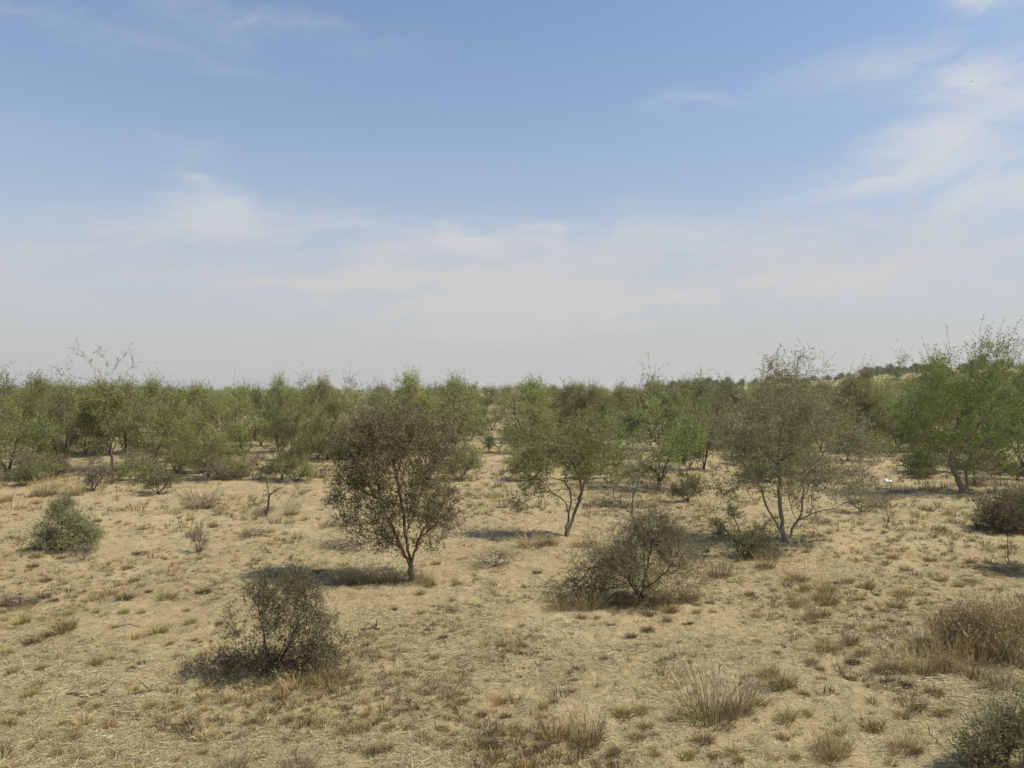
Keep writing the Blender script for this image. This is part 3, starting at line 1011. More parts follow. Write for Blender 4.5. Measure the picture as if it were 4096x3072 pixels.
# pale bare sapling standing in it
fr = Frame(650, 588)
hero('dead_sapling', fr, [[(650, 588), (645, 560), (636, 528), (632, 514), (634, 495), (640, 478), (650, 462), (656, 448)], [(632, 514), (615, 500, .1), (598, 488, .1), (585, 484, .1)], [(638, 482), (632, 465, .1), (628, 452, .1)], [(646, 468), (652, 460, .2), (642, 440, .2)]],
     [(630, 470, 26, 22, 1), (612, 492, 16, 10, .6), (650, 450, 14, 14, .8)],
     'bare pale forked sapling rising out of the sprawling grey-brown bush', 'sapling', None, ('stem', 'foliage'),
     nterm=70, seed=53, rbase=0.018, rtip=0.003, twigs=1, tw_len=(0.08, 0.2), nleaf=1, leaf=(0.02, 0.008), mats=('bark_pale', 'twig_grey', 'leaf_brown'), seg=0.07)
fr = Frame(60, 550)
hero('thorn_shrub', fr, [[(60, 550), (62, 530), (63, 500)], [(60, 549), (45, 535, .1), (36, 522, .1)], [(61, 549), (78, 535, -.1), (88, 526, -.1)], [(60, 549), (60, 530, .4)], [(60, 549), (64, 532, -.4)]],
     [(62, 528, 26, 20, 1.2), (60, 540, 34, 10, 1), (63, 510, 12, 12, .8), (84, 538, 14, 8, .7)],
     'conical green bush standing alone on the open ground at the left', 'shrub', 'the conical green bush', SH,
     nterm=520, clump=0.2, seed=54, rbase=0.016, rtip=0.0016, twigs=4, tw_len=(0.08, 0.2), nleaf=8, leaf=(0.030, 0.010), mats=('bark_dark', 'twig_grey', 'leaf_olive'), bf=0.12, seg=0.08, shoots=30, shoot_len=(0.12, 0.25))
fr = Frame(745, 557)
hero('thorn_shrub', fr, [[(745, 557), (735, 540), (726, 530), (716, 520)], [(745, 556), (742, 535, .1), (735, 515, .1), (730, 508, .1)], [(746, 556), (760, 540, .1), (770, 525, .1)], [(744, 557), (728, 550, -.2), (714, 544, -.2)]],
     [(731, 512, 9, 6, 1.2), (716, 524, 9, 6, 1), (722, 533, 10, 6, .8), (748, 545, 22, 12, 1.2), (765, 530, 13, 12, .9), (740, 530, 8, 10, .6), (771, 548, 10, 8, .6)],
     'spiky dark green shrub with separate plumes beside the foot of the tall pale olive tree', 'shrub', None, SH,
     nterm=260, seed=55, rbase=0.022, rtip=0.003, twigs=3, tw_len=(0.05, 0.14), nleaf=7, leaf=(0.024, 0.009), mats=('bark_dark', 'twig_dark', 'leaf_dark'), bf=0.3, seg=0.06, lift=0.05)
fr = Frame(1006, 772)
hero('thorn_shrub', fr, [[(1006, 772), (1004, 745), (1000, 715)], [(1006, 771), (1025, 740, .1), (1035, 710, .1)], [(1005, 771), (985, 750, .1), (965, 735, .1)], [(1006, 771), (1010, 740, .4)], [(1006, 771), (980, 768, -.1), (955, 760, -.15)]],
     [(1008, 735, 34, 30, 1.1), (1030, 720, 26, 30, 1), (985, 752, 26, 14, .8), (1005, 760, 40, 10, .8)],
     'green thorn bush in the bottom right corner with pale stalks lying across', 'shrub', 'the green corner bush', SH,
     nterm=320, clump=0.13, seed=56, rbase=0.012, rtip=0.0013, twigs=5, tw_len=(0.05, 0.16), nleaf=5, leaf=(0.018, 0.007), mats=('bark_dark', 'twig_grey', 'leaf_olive'), bf=0.12, seg=0.05, shoots=40, shoot_len=(0.1, 0.25))
# brown brush at the right edge, two plants
for (bx, by, w, h, sd, lab, ph) in ((1010, 658, 36, 52, 57, 'big straw-brown dry bush at the right edge above the green corner bush', 'the big brown bush'),
                                    (962, 648, 28, 38, 58, 'smaller grey-brown dry bush joined to the left of the big brown bush', None)):
    fr = Frame(bx, by)
    hero('dry_shrub', fr, [[(bx, by), (bx - 4, by - 25)], [(bx, by), (bx + 20, by - 28, .1)], [(bx, by), (bx - 22, by - 22, .1)], [(bx, by), (bx, by - 22, .3)]],
         [(bx, by - h * .5, w, h * .45, 1), (bx - w * .4, by - h * .3, w * .6, h * .3, .8), (bx + w * .4, by - h * .6, w * .6, h * .35, .8)],
         lab, 'shrub', ph, SH, nterm=330, seed=sd, rbase=0.009, rtip=0.0011, twigs=5, tw_len=(0.06, 0.18), nleaf=4, leaf=(0.020, 0.007),
         mats=('bark_pale', 'greydry', 'straw'), bf=0.08, seg=0.05, crook=0.4, shoots=90, shoot_len=(0.15, 0.35), lift=0.3, up=0.7)
# low umbrella tree rooted just outside the right frame edge, its skirts and its shade reaching in
fr = Frame(1108, 572)
hero('acacia_tree', fr, [[(1108, 572), (1100, 550), (1090, 530), (1070, 517, .1), (1048, 508, .1), (1036, 508, .1)], [(1102, 555), (1110, 525, .2), (1115, 500, .2)], [(1105, 565), (1125, 535, -.1), (1145, 510, -.1)]],
     [(1052, 500, 28, 16, 1.2), (1085, 490, 46, 26, 1), (1135, 495, 40, 28, 1), (1070, 508, 30, 14, .8)],
     'low umbrella tree just past the right frame edge, its shade on the sand', 'tree', None,
     nterm=700, seed=59, rbase=0.045, rtip=0.0018, twigs=4, tw_len=(0.08, 0.22), nleaf=6, leaf=(0.032, 0.012), mats=('bark_dark', 'twig_dark', 'leaf_grey'), bf=0.2, seg=0.08, crook=0.3)
fr = Frame(1016, 530)
hero('thorn_shrub', fr, [[(1016, 530), (1012, 514), (1004, 500)], [(1016, 529), (1028, 510, .1)], [(1016, 529), (998, 518, .1), (985, 512, .1)], [(1016, 529), (1016, 512, -.3)]],
     [(1010, 512, 28, 17, 1), (996, 519, 20, 10, 1.1), (1028, 504, 20, 22, .8), (1012, 524, 30, 6, .9)],
     'low dark brown bush cut by the right frame edge below the bright green tree', 'shrub', 'the low right-edge bush', SH,
     nterm=700, seed=60, rbase=0.014, rtip=0.0018, twigs=4, tw_len=(0.08, 0.2), nleaf=5, leaf=(0.032, 0.012), mats=('bark_dark', 'twig_dark', 'leaf_thorn'), bf=0.12, seg=0.08, crook=0.35)
# generic bushes: small ones between the trees
BUSH = [plant('stem', 'foliage', [[(0, 0, 0), (0.03, 0, 0.25)], [(0, 0, 0), (0.25, 0.1, 0.3)], [(0, 0, 0), (-0.25, 0.05, 0.3)], [(0, 0, 0), (0, -0.25, 0.28)]],
              [(0, 0, 0.38, 0.5, 0.5, 0.26, 1), (0.25, 0, 0.5, 0.28, 0.28, 0.22, .9), (-0.3, 0, 0.25, 0.28, 0.28, 0.16, .9), (0, 0.1, 0.7, 0.2, 0.2, 0.16, .7)], 260, 80 + i,
              rbase=0.018, rtip=0.003, twigs=2, tw_len=(0.08, 0.2), nleaf=nl, leaf=(0.036, 0.012), mats=('bark_dark', tw, lf), bf=0.1, seg=0.08, crook=0.35, shoots=30, shoot_len=(0.1, 0.3))
        for i, (nl, tw, lf) in enumerate(((7, 'twig_dark', 'leaf_dark'), (3, 'twig_grey', 'leaf_brown'), (0, 'twig_grey', 'leaf_brown'), (6, 'twig_dark', 'leaf_grey'), (7, 'twig_grey', 'leaf_thicket')))]
BUSH_OBJ = [None] * 5
rng = random.Random(23)


def place_bush(k, px, py, w, h, label, name, phrase=None, cat='shrub', group=None):
    loc = at(px, py)
    q = loc[1] / F
    s = (w * q / 1.15, w * q / 1.15, h * q / 0.95)
    if BUSH_OBJ[k] is None:
        o = BUSH_OBJ[k] = put_plant(name, BUSH[k], loc, label, cat, group, rng.uniform(0, 6), s)
    else:
        o = copy_tree(BUSH_OBJ[k], loc, rng.uniform(0, 6), s, label, group)
        o.name = name
    if phrase:
        LAND.append((px, py, phrase))
    return o


for a in (
        (3, 158, 494, 48, 33, 'dark twisted low bush in front of the straight-trunked tree at the left', 'thorn_shrub', 'the dark twisted bush'),
        (1, 93, 490, 44, 38, 'grey-stemmed dark bush below the tall half-bare tree', 'thorn_shrub', None),
        (0, 25, 486, 40, 24, 'low green bush at the foot of the dense left-edge tree', 'thorn_shrub', None),
        (0, 687, 502, 46, 32, 'round dark green bush between the dense dark green tree and the tall pale olive tree', 'thorn_shrub', None),
        (1, 764, 557, 46, 28, 'tangled grey-brown scrub joined to the spiky dark green shrub', 'dry_shrub', None),
        (2, 857, 484, 38, 28, 'leafless grey twig bush beside the white litter', 'dry_shrub', None),
        (1, 862, 512, 50, 26, 'low sprawling olive-grey bush at the right foot of the tall pale olive tree', 'thorn_shrub', None),
        (2, 495, 566, 66, 22, 'heap-like grey dead bush with bare pale branches beyond the round thorn tree', 'dry_shrub', 'the grey dead bush'),
        (2, 83, 560, 38, 22, 'small grey dead bush at the foot of the conical green bush', 'dry_shrub', None),
        (2, 200, 552, 26, 36, 'small leafless grey bush on the open ground between the conical bush and the round tree', 'dry_shrub', 'the small leafless bush'),
        (3, 489, 452, 18, 26, 'dark purple-brown bush in the sandy corridor', 'thorn_shrub', None),
        (2, 342, 548, 60, 14, 'flat grey dead brush left of the round thorn tree', 'dry_shrub', None),
        (2, 345, 527, 50, 18, 'grey dry brush under the left branches of the round thorn tree', 'dry_shrub', None),
        (2, 255, 536, 40, 10, 'low grey twig mat left of the round thorn tree near the dead stem', 'dry_shrub', None),
        (1, 975, 484, 60, 14, 'brown scrub at the foot of the bright green tree', 'dry_shrub', None),
        (0, 1000, 475, 34, 20, 'dark low bush right of the bright green tree trunk', 'thorn_shrub', None),
        (1, 620, 506, 60, 12, 'low grey-brown brush right of the leaning double trunks', 'dry_shrub', None),
        (2, 655, 492, 40, 14, 'grey dry twigs under the dense dark green tree', 'dry_shrub', None),
        (3, 880, 455, 34, 16, 'dark bush under the green tree below the dune gap', 'thorn_shrub', None),
        (1, 455, 468, 34, 16, 'brown low bush at the corridor edge beyond the round thorn tree', 'dry_shrub', None),
        (2, 265, 512, 46, 8, 'very low grey brush behind the dead stem', 'dry_shrub', None),
        (1, 20, 604, 46, 14, 'low grey-brown dead clump on the open ground near the left frame edge', 'dry_shrub', None),
        (1, 770, 560, 34, 18, 'brown dead scrub behind the spiky dark green shrub', 'dry_shrub', None),
        (0, 922, 478, 42, 12, 'dark low brush under the drooping green limb of the bright green tree', 'thorn_shrub', None)):
    place_bush(*a[:7], phrase=a[7])

# scrub between the trunks of the thicket
rng = random.Random(71)
SCRUB = []
tries = 0
while len(SCRUB) < 130 and tries < 4000:
    tries += 1
    x, y = rng.uniform(0, 1024), rng.uniform(432, 482)
    if 866 < x < 912 and y > 462 or 470 < x < 512 and y > 436 or 300 < x < 460 and y > 462:
        continue
    if any(abs(x - q[0]) < 16 and abs(y - q[1]) < 5 for q in SCRUB):
        continue
    k = rng.choice([0, 1, 1, 2, 3, 4, 4, 4, 4, 4])
    sc_ = (y - 389) / 80
    SCRUB.append((x, y, k, place_bush(k, x, y, rng.uniform(26, 54) * sc_, rng.uniform(12, 24) * sc_ * (1.5 if k == 4 else 1), 'scrub', ('thorn_shrub', 'dry_shrub', 'dry_shrub', 'thorn_shrub', 'thorn_shrub')[k], None, 'shrub', 'scrub between the thicket trees')))

# dead stem left of the middle
fr = Frame(266, 516)
hero('dead_sapling', fr, [[(266, 516), (268, 506), (269, 495), (267, 485), (263, 478), (259, 470)], [(269, 496), (276, 490, .05), (283, 487, .05)], [(268, 490), (270, 484, .05), (275, 480, .05)]],
     [(276, 488, 9, 6, 1), (264, 478, 6, 6, .6)], 'thin dark dead stem with a bent tip standing alone', 'sapling', 'the dead stem', ('stem', 'foliage'),
     nterm=26, seed=91, rbase=0.022, rtip=0.004, twigs=1, tw_len=(0.08, 0.2), nleaf=0, mats=('bark_dark', 'twig_dark', 'leaf_brown'), seg=0.08)
# drooping bare twig at the right
fr = Frame(1009, 563)
hero('dead_sapling', fr, [[(1009, 563), (1008, 545), (1008, 528), (1011, 515), (1016, 505)], [(1010, 518), (1006, 508, .05), (998, 503, .05)]],
     [(1013, 508, 7, 5, 1)], 'single thin dark upright twig below the low right-edge bush', 'sapling', None, ('stem', 'foliage'),
     nterm=10, seed=92, rbase=0.006, rtip=0.003, twigs=1, tw_len=(0.05, 0.12), nleaf=0, mats=('bark_dark', 'twig_dark', 'leaf_brown'), seg=0.06)
# ------------------------------------------------------------------ tall tussocks
TT = []
for a in (
        ('greydry', 'olivegrass', 220, 90, 0.26, 0.22, 0.58, 1, (-.06, 0)), ('straw', 'ochre', 220, 60, 0.24, 0.22, 0.42, 2, (0, 0)),
        ('straw', 'brownstub', 240, 110, 0.34, 0.26, 0.62, 3, (0, 0)), ('greydry', 'brownstub', 200, 130, 0.30, 0.16, 0.50, 4, (.05, 0))):
    TT.append(tall_tussock(*a[:8], lean=a[8]))
TT_H = [0.55, 0.42, 0.6, 0.48]
TT_W = [0.62, 0.58, 0.8, 0.7]
TT_OBJ = [None] * 4


def place_tussock(k, px, py, w, h, label, phrase=None):
    loc = at(px, py)
    loc = (loc[0], loc[1], float(gz(loc[0], loc[1])))
    q = loc[1] / F
    s = (w * q / TT_W[k], w * q / TT_W[k], h * q / TT_H[k])
    if TT_OBJ[k] is None:
        o = TT_OBJ[k] = put_plant('grass_tussock', TT[k], loc, label, 'grass tussock', None, rng.uniform(0, 6), s)
    else:
        o = copy_tree(TT_OBJ[k], loc, rng.uniform(0, 6), s, label)
    if phrase:
        LAND.append((px, py, phrase))


for a in (
        (0, 712, 716, 76, 68, 'largest tall grey-stalked grass tussock on the open foreground sand', 'the tall grey tussock'),
        (0, 738, 714, 44, 48, 'shorter grey tussock touching the right side of the tall grey tussock', None),
        (1, 556, 738, 44, 38, 'straw tussock with brown base, left half of the double clump near the bottom edge', 'the double straw clump'),
        (1, 588, 744, 42, 46, 'straw tussock with thin upright stalks, right half of the double clump near the bottom edge', None),
        (1, 833, 754, 46, 42, 'olive-brown tussock near the bottom edge left of the green corner bush', 'the olive-brown tussock'),
        (1, 904, 748, 40, 28, 'pale straw tussock between the olive-brown tussock and the green corner bush', None),
        (2, 890, 672, 44, 32, 'brown tussock at the left end of the row below the brown bushes', 'the tussock row'),
        (2, 916, 674, 44, 36, 'brown tussock in the middle of the row below the brown bushes', None),
        (3, 925, 652, 54, 36, 'grey-straw feathery tussock at the left edge of the brown bushes', None),
        (1, 955, 655, 56, 42, 'tall pale straw tussock in front of the smaller grey-brown bush', None),
        (1, 988, 662, 60, 50, 'tallest straw tussock in front of the big straw-brown bush', None),
        (3, 1018, 668, 50, 46, 'pale straw tussock at the right frame edge below the big straw-brown bush', None),
        (3, 1000, 628, 60, 40, 'pale straw tussock behind the big straw-brown bush', None),
        (1, 950, 622, 46, 22, 'low yellow straw tussock behind the smaller grey-brown bush', None),
        (2, 944, 668, 42, 44, 'taller straw tussock leaning on the smaller grey-brown bush', None),
        (2, 972, 676, 42, 34, 'dark-based brown tussock at the right end of the row below the brown bushes', None),
        (3, 1000, 690, 40, 30, 'straw tussock between the big brown bush and the green corner bush', None),
        (3, 200, 508, 42, 28, 'grey-topped straw tussock with brown base on the open ground in front of the V-stemmed tree', 'the grey-topped tussock'),
        (3, 222, 478, 26, 28, 'left reed-like straw clump under the V-stemmed tree', None),
        (3, 242, 477, 26, 27, 'right reed-like straw clump under the V-stemmed tree', None),
        (2, 46, 496, 30, 28, 'straw clump in front of the thin dark twin-stemmed tree', None),
        (2, 72, 496, 24, 20, 'brown-based straw clump beside the grey-stemmed dark bush', None),
        (1, 36, 503, 16, 10, 'small brown tussock in front of the straw clumps at the left', None),
        (1, 6, 502, 18, 16, 'brown tussock cut by the left frame edge', None),
        (3, 292, 515, 20, 20, 'pale tussock right of the dead stem', None),
        (3, 298, 476, 24, 14, 'pale reed tussock at the right of the small umbrella tree stem', None),
        (3, 318, 477, 26, 14, 'grey reed tussock between the umbrella tree and the round thorn tree', None),
        (2, 530, 547, 40, 16, 'brown tussock under the drooping side of the leaning tree', None),
        (2, 548, 545, 30, 14, 'straw tussock left of the leaning trunks foot', None),
        (1, 582, 545, 26, 10, 'yellow grass tussock at the right of the leaning trunks foot', None),
        (3, 718, 577, 34, 26, 'grey dry tussock right of the sprawling grey-brown bush', None),
        (2, 766, 568, 26, 22, 'straw tussock at the foot of the spiky dark green shrub', None),
        (2, 345, 583, 34, 24, 'dark grass tussock at the far end of the round thorn tree shade', None),
        (2, 366, 584, 34, 22, 'dark grass tussock in the middle of the round thorn tree shade', None),
        (2, 388, 583, 36, 24, 'dark grass tussock in the shade next to the round thorn tree trunk', None),
        (0, 424, 584, 26, 20, 'grey-green tussock at the sunny side of the round thorn tree trunk', None),
        (2, 560, 609, 34, 20, 'dark tussock at the left end of the sprawling grey-brown bush', None),
        (2, 590, 610, 36, 24, 'grey-brown tussock below the left side of the sprawling grey-brown bush', None),
        (1, 662, 602, 32, 26, 'straw tussock at the right foot of the sprawling grey-brown bush', None),
        (1, 690, 600, 26, 18, 'loose straw tussock right of the sprawling grey-brown bush', None),
        (1, 628, 604, 26, 16, 'ochre tussock in the dark hollow under the sprawling grey-brown bush', None),
        (1, 330, 681, 46, 30, 'golden straw tussock at the right foot of the large dark thorn bush', None),
        (1, 300, 685, 44, 20, 'flattened golden straw tussock in front of the large dark thorn bush', None),
        (3, 343, 676, 30, 16, 'pale straw tussock right of the golden straw tussock', None),
        (3, 232, 768, 40, 26, 'grey stalked tussock cut by the bottom frame edge', None),
        (3, 300, 770, 46, 24, 'straw tussock cut by the bottom frame edge below the large dark thorn bush', None),
        (3, 878, 508, 24, 18, 'dry tussock at the right end of the low sprawling olive-grey bush', None),
        (2, 826, 590, 24, 24, 'straw tussock on the sunny sand right of the tall pale olive tree foot', None),
        (2, 797, 605, 24, 18, 'brown upright tussock right of the grey dry tussock', None),
        (1, 824, 600, 30, 26, 'grey-green feathery tussock right of the brown upright tussock', None),
        (0, 812, 618, 18, 26, 'thin-stalked tussock with dark base in the middle of the right-hand sand', None)):
    place_tussock(*a)

# ------------------------------------------------------------------ small tufts (individuals), read off the photograph
SMALL = []
for x0, rows in (
        (0, '830,770,100,o 1225,770,60,b 1140,825,70,b 940,715,80,o 110,860,90,c 340,815,80,o 445,870,50,o 510,865,50,b 270,1030,110,o 710,1120,60,c 840,1150,80,o 50,1290,120,o 180,1210,80,o '
            '720,1270,150,s 620,1340,80,c 620,1420,120,o 370,1390,100,o 1000,1560,90,c 490,1535,90,o 670,1570,90,c 760,1570,60,c 1560,1140,80,c 1300,1150,70,o 1740,1060,110,s 1960,1100,90,s 1780,1390,150,s '
            '1950,1500,70,c 1740,1560,80,c 1520,1610,70,c 1880,1560,80,s 1600,1270,60,c 1160,970,80,s 1440,970,110,o 90,1650,90,c 880,1620,70,s 570,1640,60,c 1290,1150,80,c 530,1270,90,s 260,1460,90,b '
            '810,200,110,o 1080,220,130,b 1440,190,150,o 1760,160,120,b 1610,290,60,c 590,350,80,o 830,320,50,o 1070,320,80,o 1220,325,60,o 560,420,50,b 990,440,70,o 270,580,130,b 400,530,90,o 560,500,180,o 1140,520,120,s '
            '200,400,120,o 20,330,50,o 380,190,110,b 1360,490,140,o 1640,420,90,o 1470,600,60,o 1160,640,60,o 50,680,120,o 1900,430,70,b 1690,560,50,o 460,230,70,b 1280,140,60,b 950,150,150,s'),
        (1024, '640,980,110,b 880,920,90,o 200,1100,130,c 440,1170,60,c 260,1240,120,o 540,1300,90,c 690,1270,70,s 770,1350,120,o 920,1330,130,o 940,1210,80,o 1160,960,70,b 1550,1000,60,b 1300,1160,70,o 1370,1155,70,b '
               '1790,1110,60,c 1300,1310,70,o 1150,1300,80,c 1620,1470,140,c 1130,1490,120,o 1000,1530,140,b 1950,1205,90,b 2160,1215,90,b 2060,1360,80,o 1850,1340,60,c 2030,1470,120,b 250,1420,70,o 700,1440,70,c '
               '1540,710,80,c 1290,650,70,o 1080,610,60,b 1070,700,60,c 2000,920,50,o 2110,910,40,c 1420,330,90,o 1690,310,100,b 1920,270,60,o 1190,290,60,b 1420,155,70,o 1510,90,90,o 1740,90,80,c 1480,460,50,b '
               '990,545,50,o 1620,560,70,b 1980,620,60,o 2110,630,60,o 1400,1000,60,o 1920,1440,80,o 1430,1390,90,o 1640,1330,60,o 1560,1230,60,o 60,1570,90,o 360,1420,70,s 2110,1090,110,c 1720,1390,60,c 500,1260,60,o'),
        (2048, '260,1160,90,o 940,1210,150,o 1150,1310,120,c 1080,1420,130,o 880,1550,110,o 1510,1540,130,o 1660,1450,150,c 2000,1195,100,c 2130,1130,150,o 2160,870,120,o 30,1330,90,o 60,690,60,b 550,815,70,b 500,855,60,c '
               '540,910,60,b 530,985,60,c 1030,540,90,b 1180,490,110,b 1090,605,50,c 1340,730,90,o 1530,765,50,c 1470,705,60,c 1560,715,70,s 800,730,60,b 1740,520,50,c 1710,620,60,o 1980,720,60,o 2120,565,60,c 1370,300,110,c '
               '1170,340,100,b 600,370,90,o 395,375,40,b 740,375,50,c 1600,330,70,c 1740,310,70,s 1710,235,70,b 1870,225,50,c 1600,240,60,c 2050,165,80,c 1490,405,40,b 1540,405,50,b 1340,395,70,o 1960,1630,90,c 860,1640,80,b '
               '1240,1565,70,o 60,880,50,b 920,640,50,b 1260,620,80,c 90,630,80,o 80,440,60,o 860,440,70,b 1380,1240,90,o 1640,1190,110,c 1240,1390,70,c 1110,1180,120,o 1900,1560,110,o 1740,1560,90,c 350,1130,70,o 240,1500,120,b 260,1250,90,c'),
        (3072, '850,100,130,c 930,160,60,b 1200,145,150,c 770,220,80,c 530,240,100,c 1100,250,130,c 1330,240,60,o 500,350,80,o 260,405,60,o 700,425,80,c 900,465,80,o 1080,380,60,b 1150,425,80,c 990,425,60,c 80,675,70,b 380,745,100,c '
               '450,790,80,c 730,745,120,b 500,640,170,o 720,590,130,c 820,680,120,c 700,890,110,b 460,880,80,s 30,850,120,o 110,975,200,o 310,1040,100,c 160,1260,150,o 320,1195,130,o 140,1410,100,c 1320,1160,110,o 1160,1220,120,o '
               '1520,1200,100,o 900,1300,150,o 1440,1035,150,c 1170,960,130,b 1240,935,90,s 1290,1060,50,o 530,1620,150,o 240,1610,90,o 1290,1530,90,c 620,1330,90,o 250,40,170,c 530,130,90,c 330,130,90,c 1060,570,60,c 1390,840,120,o '
               '1500,40,80,c 1640,90,70,o 1750,60,80,o 1900,120,80,s 60,1600,90,s 970,1300,80,s 1060,940,60,b 870,290,60,c 400,400,90,o 640,180,60,b 200,200,70,c')):
    for t in rows.split():
        a, b, w, k = t.split(',')
        SMALL.append((x0 / 4 + float(a) * 0.1157, 576 + float(b) * 0.1157, float(w) * 0.1157, {'o': 'olive', 'c': 'ochre', 's': 'straw', 'b': 'brown'}[k]))
rng = random.Random(31)
tries = 0
while len(SMALL) < 285 and tries < 6000:
    tries += 1
    x, y = rng.uniform(2, 1022), 500 + 85 * rng.random() ** 0.8
    if any(abs(x - q[0]) < 11 and abs(y - q[1]) < 5 for q in SMALL):
        continue
    w = rng.uniform(6, 12) * (y - 389) / 190
    SMALL.append((x, y, w, rng.choice(['olive', 'ochre', 'ochre', 'straw', 'brown', 'brown'])))
RUST = at(110, 727)

COLNAME = {'olive': 'olive-tinged', 'ochre': 'ochre', 'straw': 'pale straw', 'brown': 'dark brown', 'rust': 'rust-brown'}
tufts = []
for (x, y, w, k) in SMALL:
    loc = at(x, y)
    loc = (loc[0], loc[1], float(gz(loc[0], loc[1])))
    q = loc[1] / F * w * 1.35
    o = link('grass_tuft', rng.choice(TUFT[k]), None, loc, rng.uniform(0, 6.28), (q, q, q * rng.uniform(0.75, 1.05)))
    tag(o, 'tuft', 'grass tuft', 'small dry grass tufts')
    tufts.append((o, x, y, k))
o = link('grass_tuft', TUFT['rust'][0], None, (RUST[0], RUST[1], float(gz(RUST[0], RUST[1]))), 0, (0.095, 0.095, 0.10))
tag(o, 'single rust-brown grass tuft on bare sand near the lower left corner', 'grass tuft')
LAND.append((110, 727, 'the rust-brown tuft'))

# more grass than one could count, between the tufts and away to the trees
def build_grass():
    rng = np.random.RandomState(41)
    mb = MB()
    n = 26000
    a = np.radians(rng.uniform(-40, 40, n))
    u = rng.uniform(size=n)
    r0, r1 = 5.0, 95.0
    r = 1 / (1 / r0 - u * (1 / r0 - 1 / r1))
    x, y = r * np.sin(a), r * np.cos(a)
    keep = rng.uniform(size=n) < 0.07 + 0.93 * sstep(0.46, 0.61, vnoise(x / 2.3, y / 2.3, 31) * 0.6 + vnoise(x / 0.8, y / 0.8, 32) * 0.4 + 0.10 * sstep(-3, 4, x / y * 10) + 0.09 * sstep(10, 17, r) - 0.05 * sstep(12, 8, r))
    x, y, r = x[keep], y[keep], r[keep]
    n = len(x)
    z = gz(x, y)
    size = (rng.gamma(2.0, 0.015, n) + 0.020) * (1 + 2.1 * sstep(9, 26, r))
    kind = rng.choice(4, n, p=[.22, .14, .30, .34])
    for ti in range(4):
        s = kind == ti
        nb = 28
        cx, cy, cz, sz = (np.repeat(v[s], nb) for v in (x, y, z, size))
        m = len(cx)
        an = rng.uniform(0, 2 * np.pi, m)
        rr = sz * 0.42 * np.sqrt(rng.uniform(size=m))
        base = np.stack([cx + np.cos(an) * rr, cy + np.sin(an) * rr, cz - 0.012], 1)
        t = rr / np.maximum(sz, 1e-3) * 1.3 + rng.normal(0, 0.25, m)
        d = nrm(np.stack([np.cos(an) * np.sin(t), np.sin(an) * np.sin(t), np.cos(t)], 1))
        L = sz * rng.uniform(0.4, 1.05, m)
        bend = np.stack([np.cos(an), np.sin(an), np.full(m, -.5)], 1) * rng.uniform(0, .9, m)[:, None]
        V, Q = blades(base, d, L, 0.0022 + sz * 0.03, bend, rng)
        mb.add(V, Q, ti)
    o = link('dry_grass', mb.mesh('dry_grass', [M['ochre'], M['straw'], M['olivegrass'], M['brownstub']]))
    tag(o, 'short withered grass scattered over the sand between the plants', 'grass', kind='stuff')


build_grass()

# ------------------------------------------------------------------ sticks, stones, litter, bird
def stick(name, pts, r, mat, label, cat, side=0):
    rg = np.random.RandomState(len(pts) * 31 + int(pts[0][0]))
    W = []
    for p in pts:
        l = at(p[0], p[1])
        W.append((l[0], l[1], float(gz(l[0], l[1])) + r * 0.8 + (p[2] if len(p) > 2 else 0)))
    W = resample(W, 0.05)
    org = W[0].copy()
    W = W - org
    W[1:] += rg.normal(0, r * 0.8, W[1:].shape)
    mb = MB()

    def run(W, r):
        d = nrm(np.gradient(W, axis=0))
        rr = r * np.linspace(1, 0.45, len(W))
        mb.add(*frusta(W[:-1], W[1:], rr[:-1], rr[1:], d[:-1], d[1:], 6))
    run(W, r)
    for i in range(side):
        k = rg.randint(1, len(W) - 1)
        e = W[k] + rg.normal(0, 1, 3) * np.array([.09, .09, .04]) + np.array([0, 0, .03])
        run(np.array([W[k], (W[k] + e) / 2 + rg.normal(0, .008, 3), e]), r * 0.5)
    o = link(name, mb.mesh(name, [M[mat]], smooth=True), None, tuple(org))
    tag(o, label, cat)


stick('fallen_branch', [(66, 698), (100, 697), (130, 693), (162, 688)], 0.010, 'bark_dark', 'long dark dead branch lying on the sand left of the large thorn bush', 'branch', 9)
stick('fallen_stick', [(80, 699), (91, 700)], 0.012, 'greydry', 'short bleached white stick lying at the end of the long dead branch', 'stick')
stick('fallen_stick', [(168, 725), (182, 724), (200, 722)], 0.006, 'bark_dark', 'thin dark stick running from the small dark stone', 'stick')
stick('fallen_stick', [(361, 631), (372, 630), (379, 632)], 0.015, 'bark_dark', 'dark knotted piece of dead wood on bare sand right of the large thorn bush', 'stick', 5)
stick('fallen_stick', [(121, 626), (130, 627), (140, 628)], 0.006, 'bark_dark', 'thin curved dark stick on the open sand far left of the large thorn bush', 'stick')
stick('fallen_stick', [(529, 616), (550, 618)], 0.005, 'twig_grey', 'thin grey stick in front of the sprawling grey-brown bush', 'stick')
stick('fallen_stick', [(879, 564), (885, 566), (894, 563)], 0.008, 'bark_dark', 'dark kinked stick on the grass right of the tall pale olive tree', 'stick')
stick('fallen_stick', [(879, 512), (887, 510)], 0.012, 'bark_dark', 'short thick dark stick right of the low sprawling olive-grey bush', 'stick')
for i, (p, lab) in enumerate((
        ([(940, 700, .02), (962, 712, .10), (990, 730, .16), (1012, 742, .18)], 'upper pale reed stalk lying over the green corner bush'),
        ([(948, 702, .02), (975, 722, .08), (1024, 748, .12)], 'longest pale reed stalk lying over the green corner bush'),
        ([(930, 726, .01), (945, 742, .06), (962, 764, .05)], 'short pale reed stalk in front of the green corner bush'))):
    stick('reed_stalk', p, 0.004, 'straw', lab, 'stalk')
stick('reed_stalk', [(246, 693, .0), (241, 676, .03), (240, 660, .12), (243, 645, .20)], 0.003, 'straw', 'arched pale stalk standing before the large dark thorn bush', 'stalk')


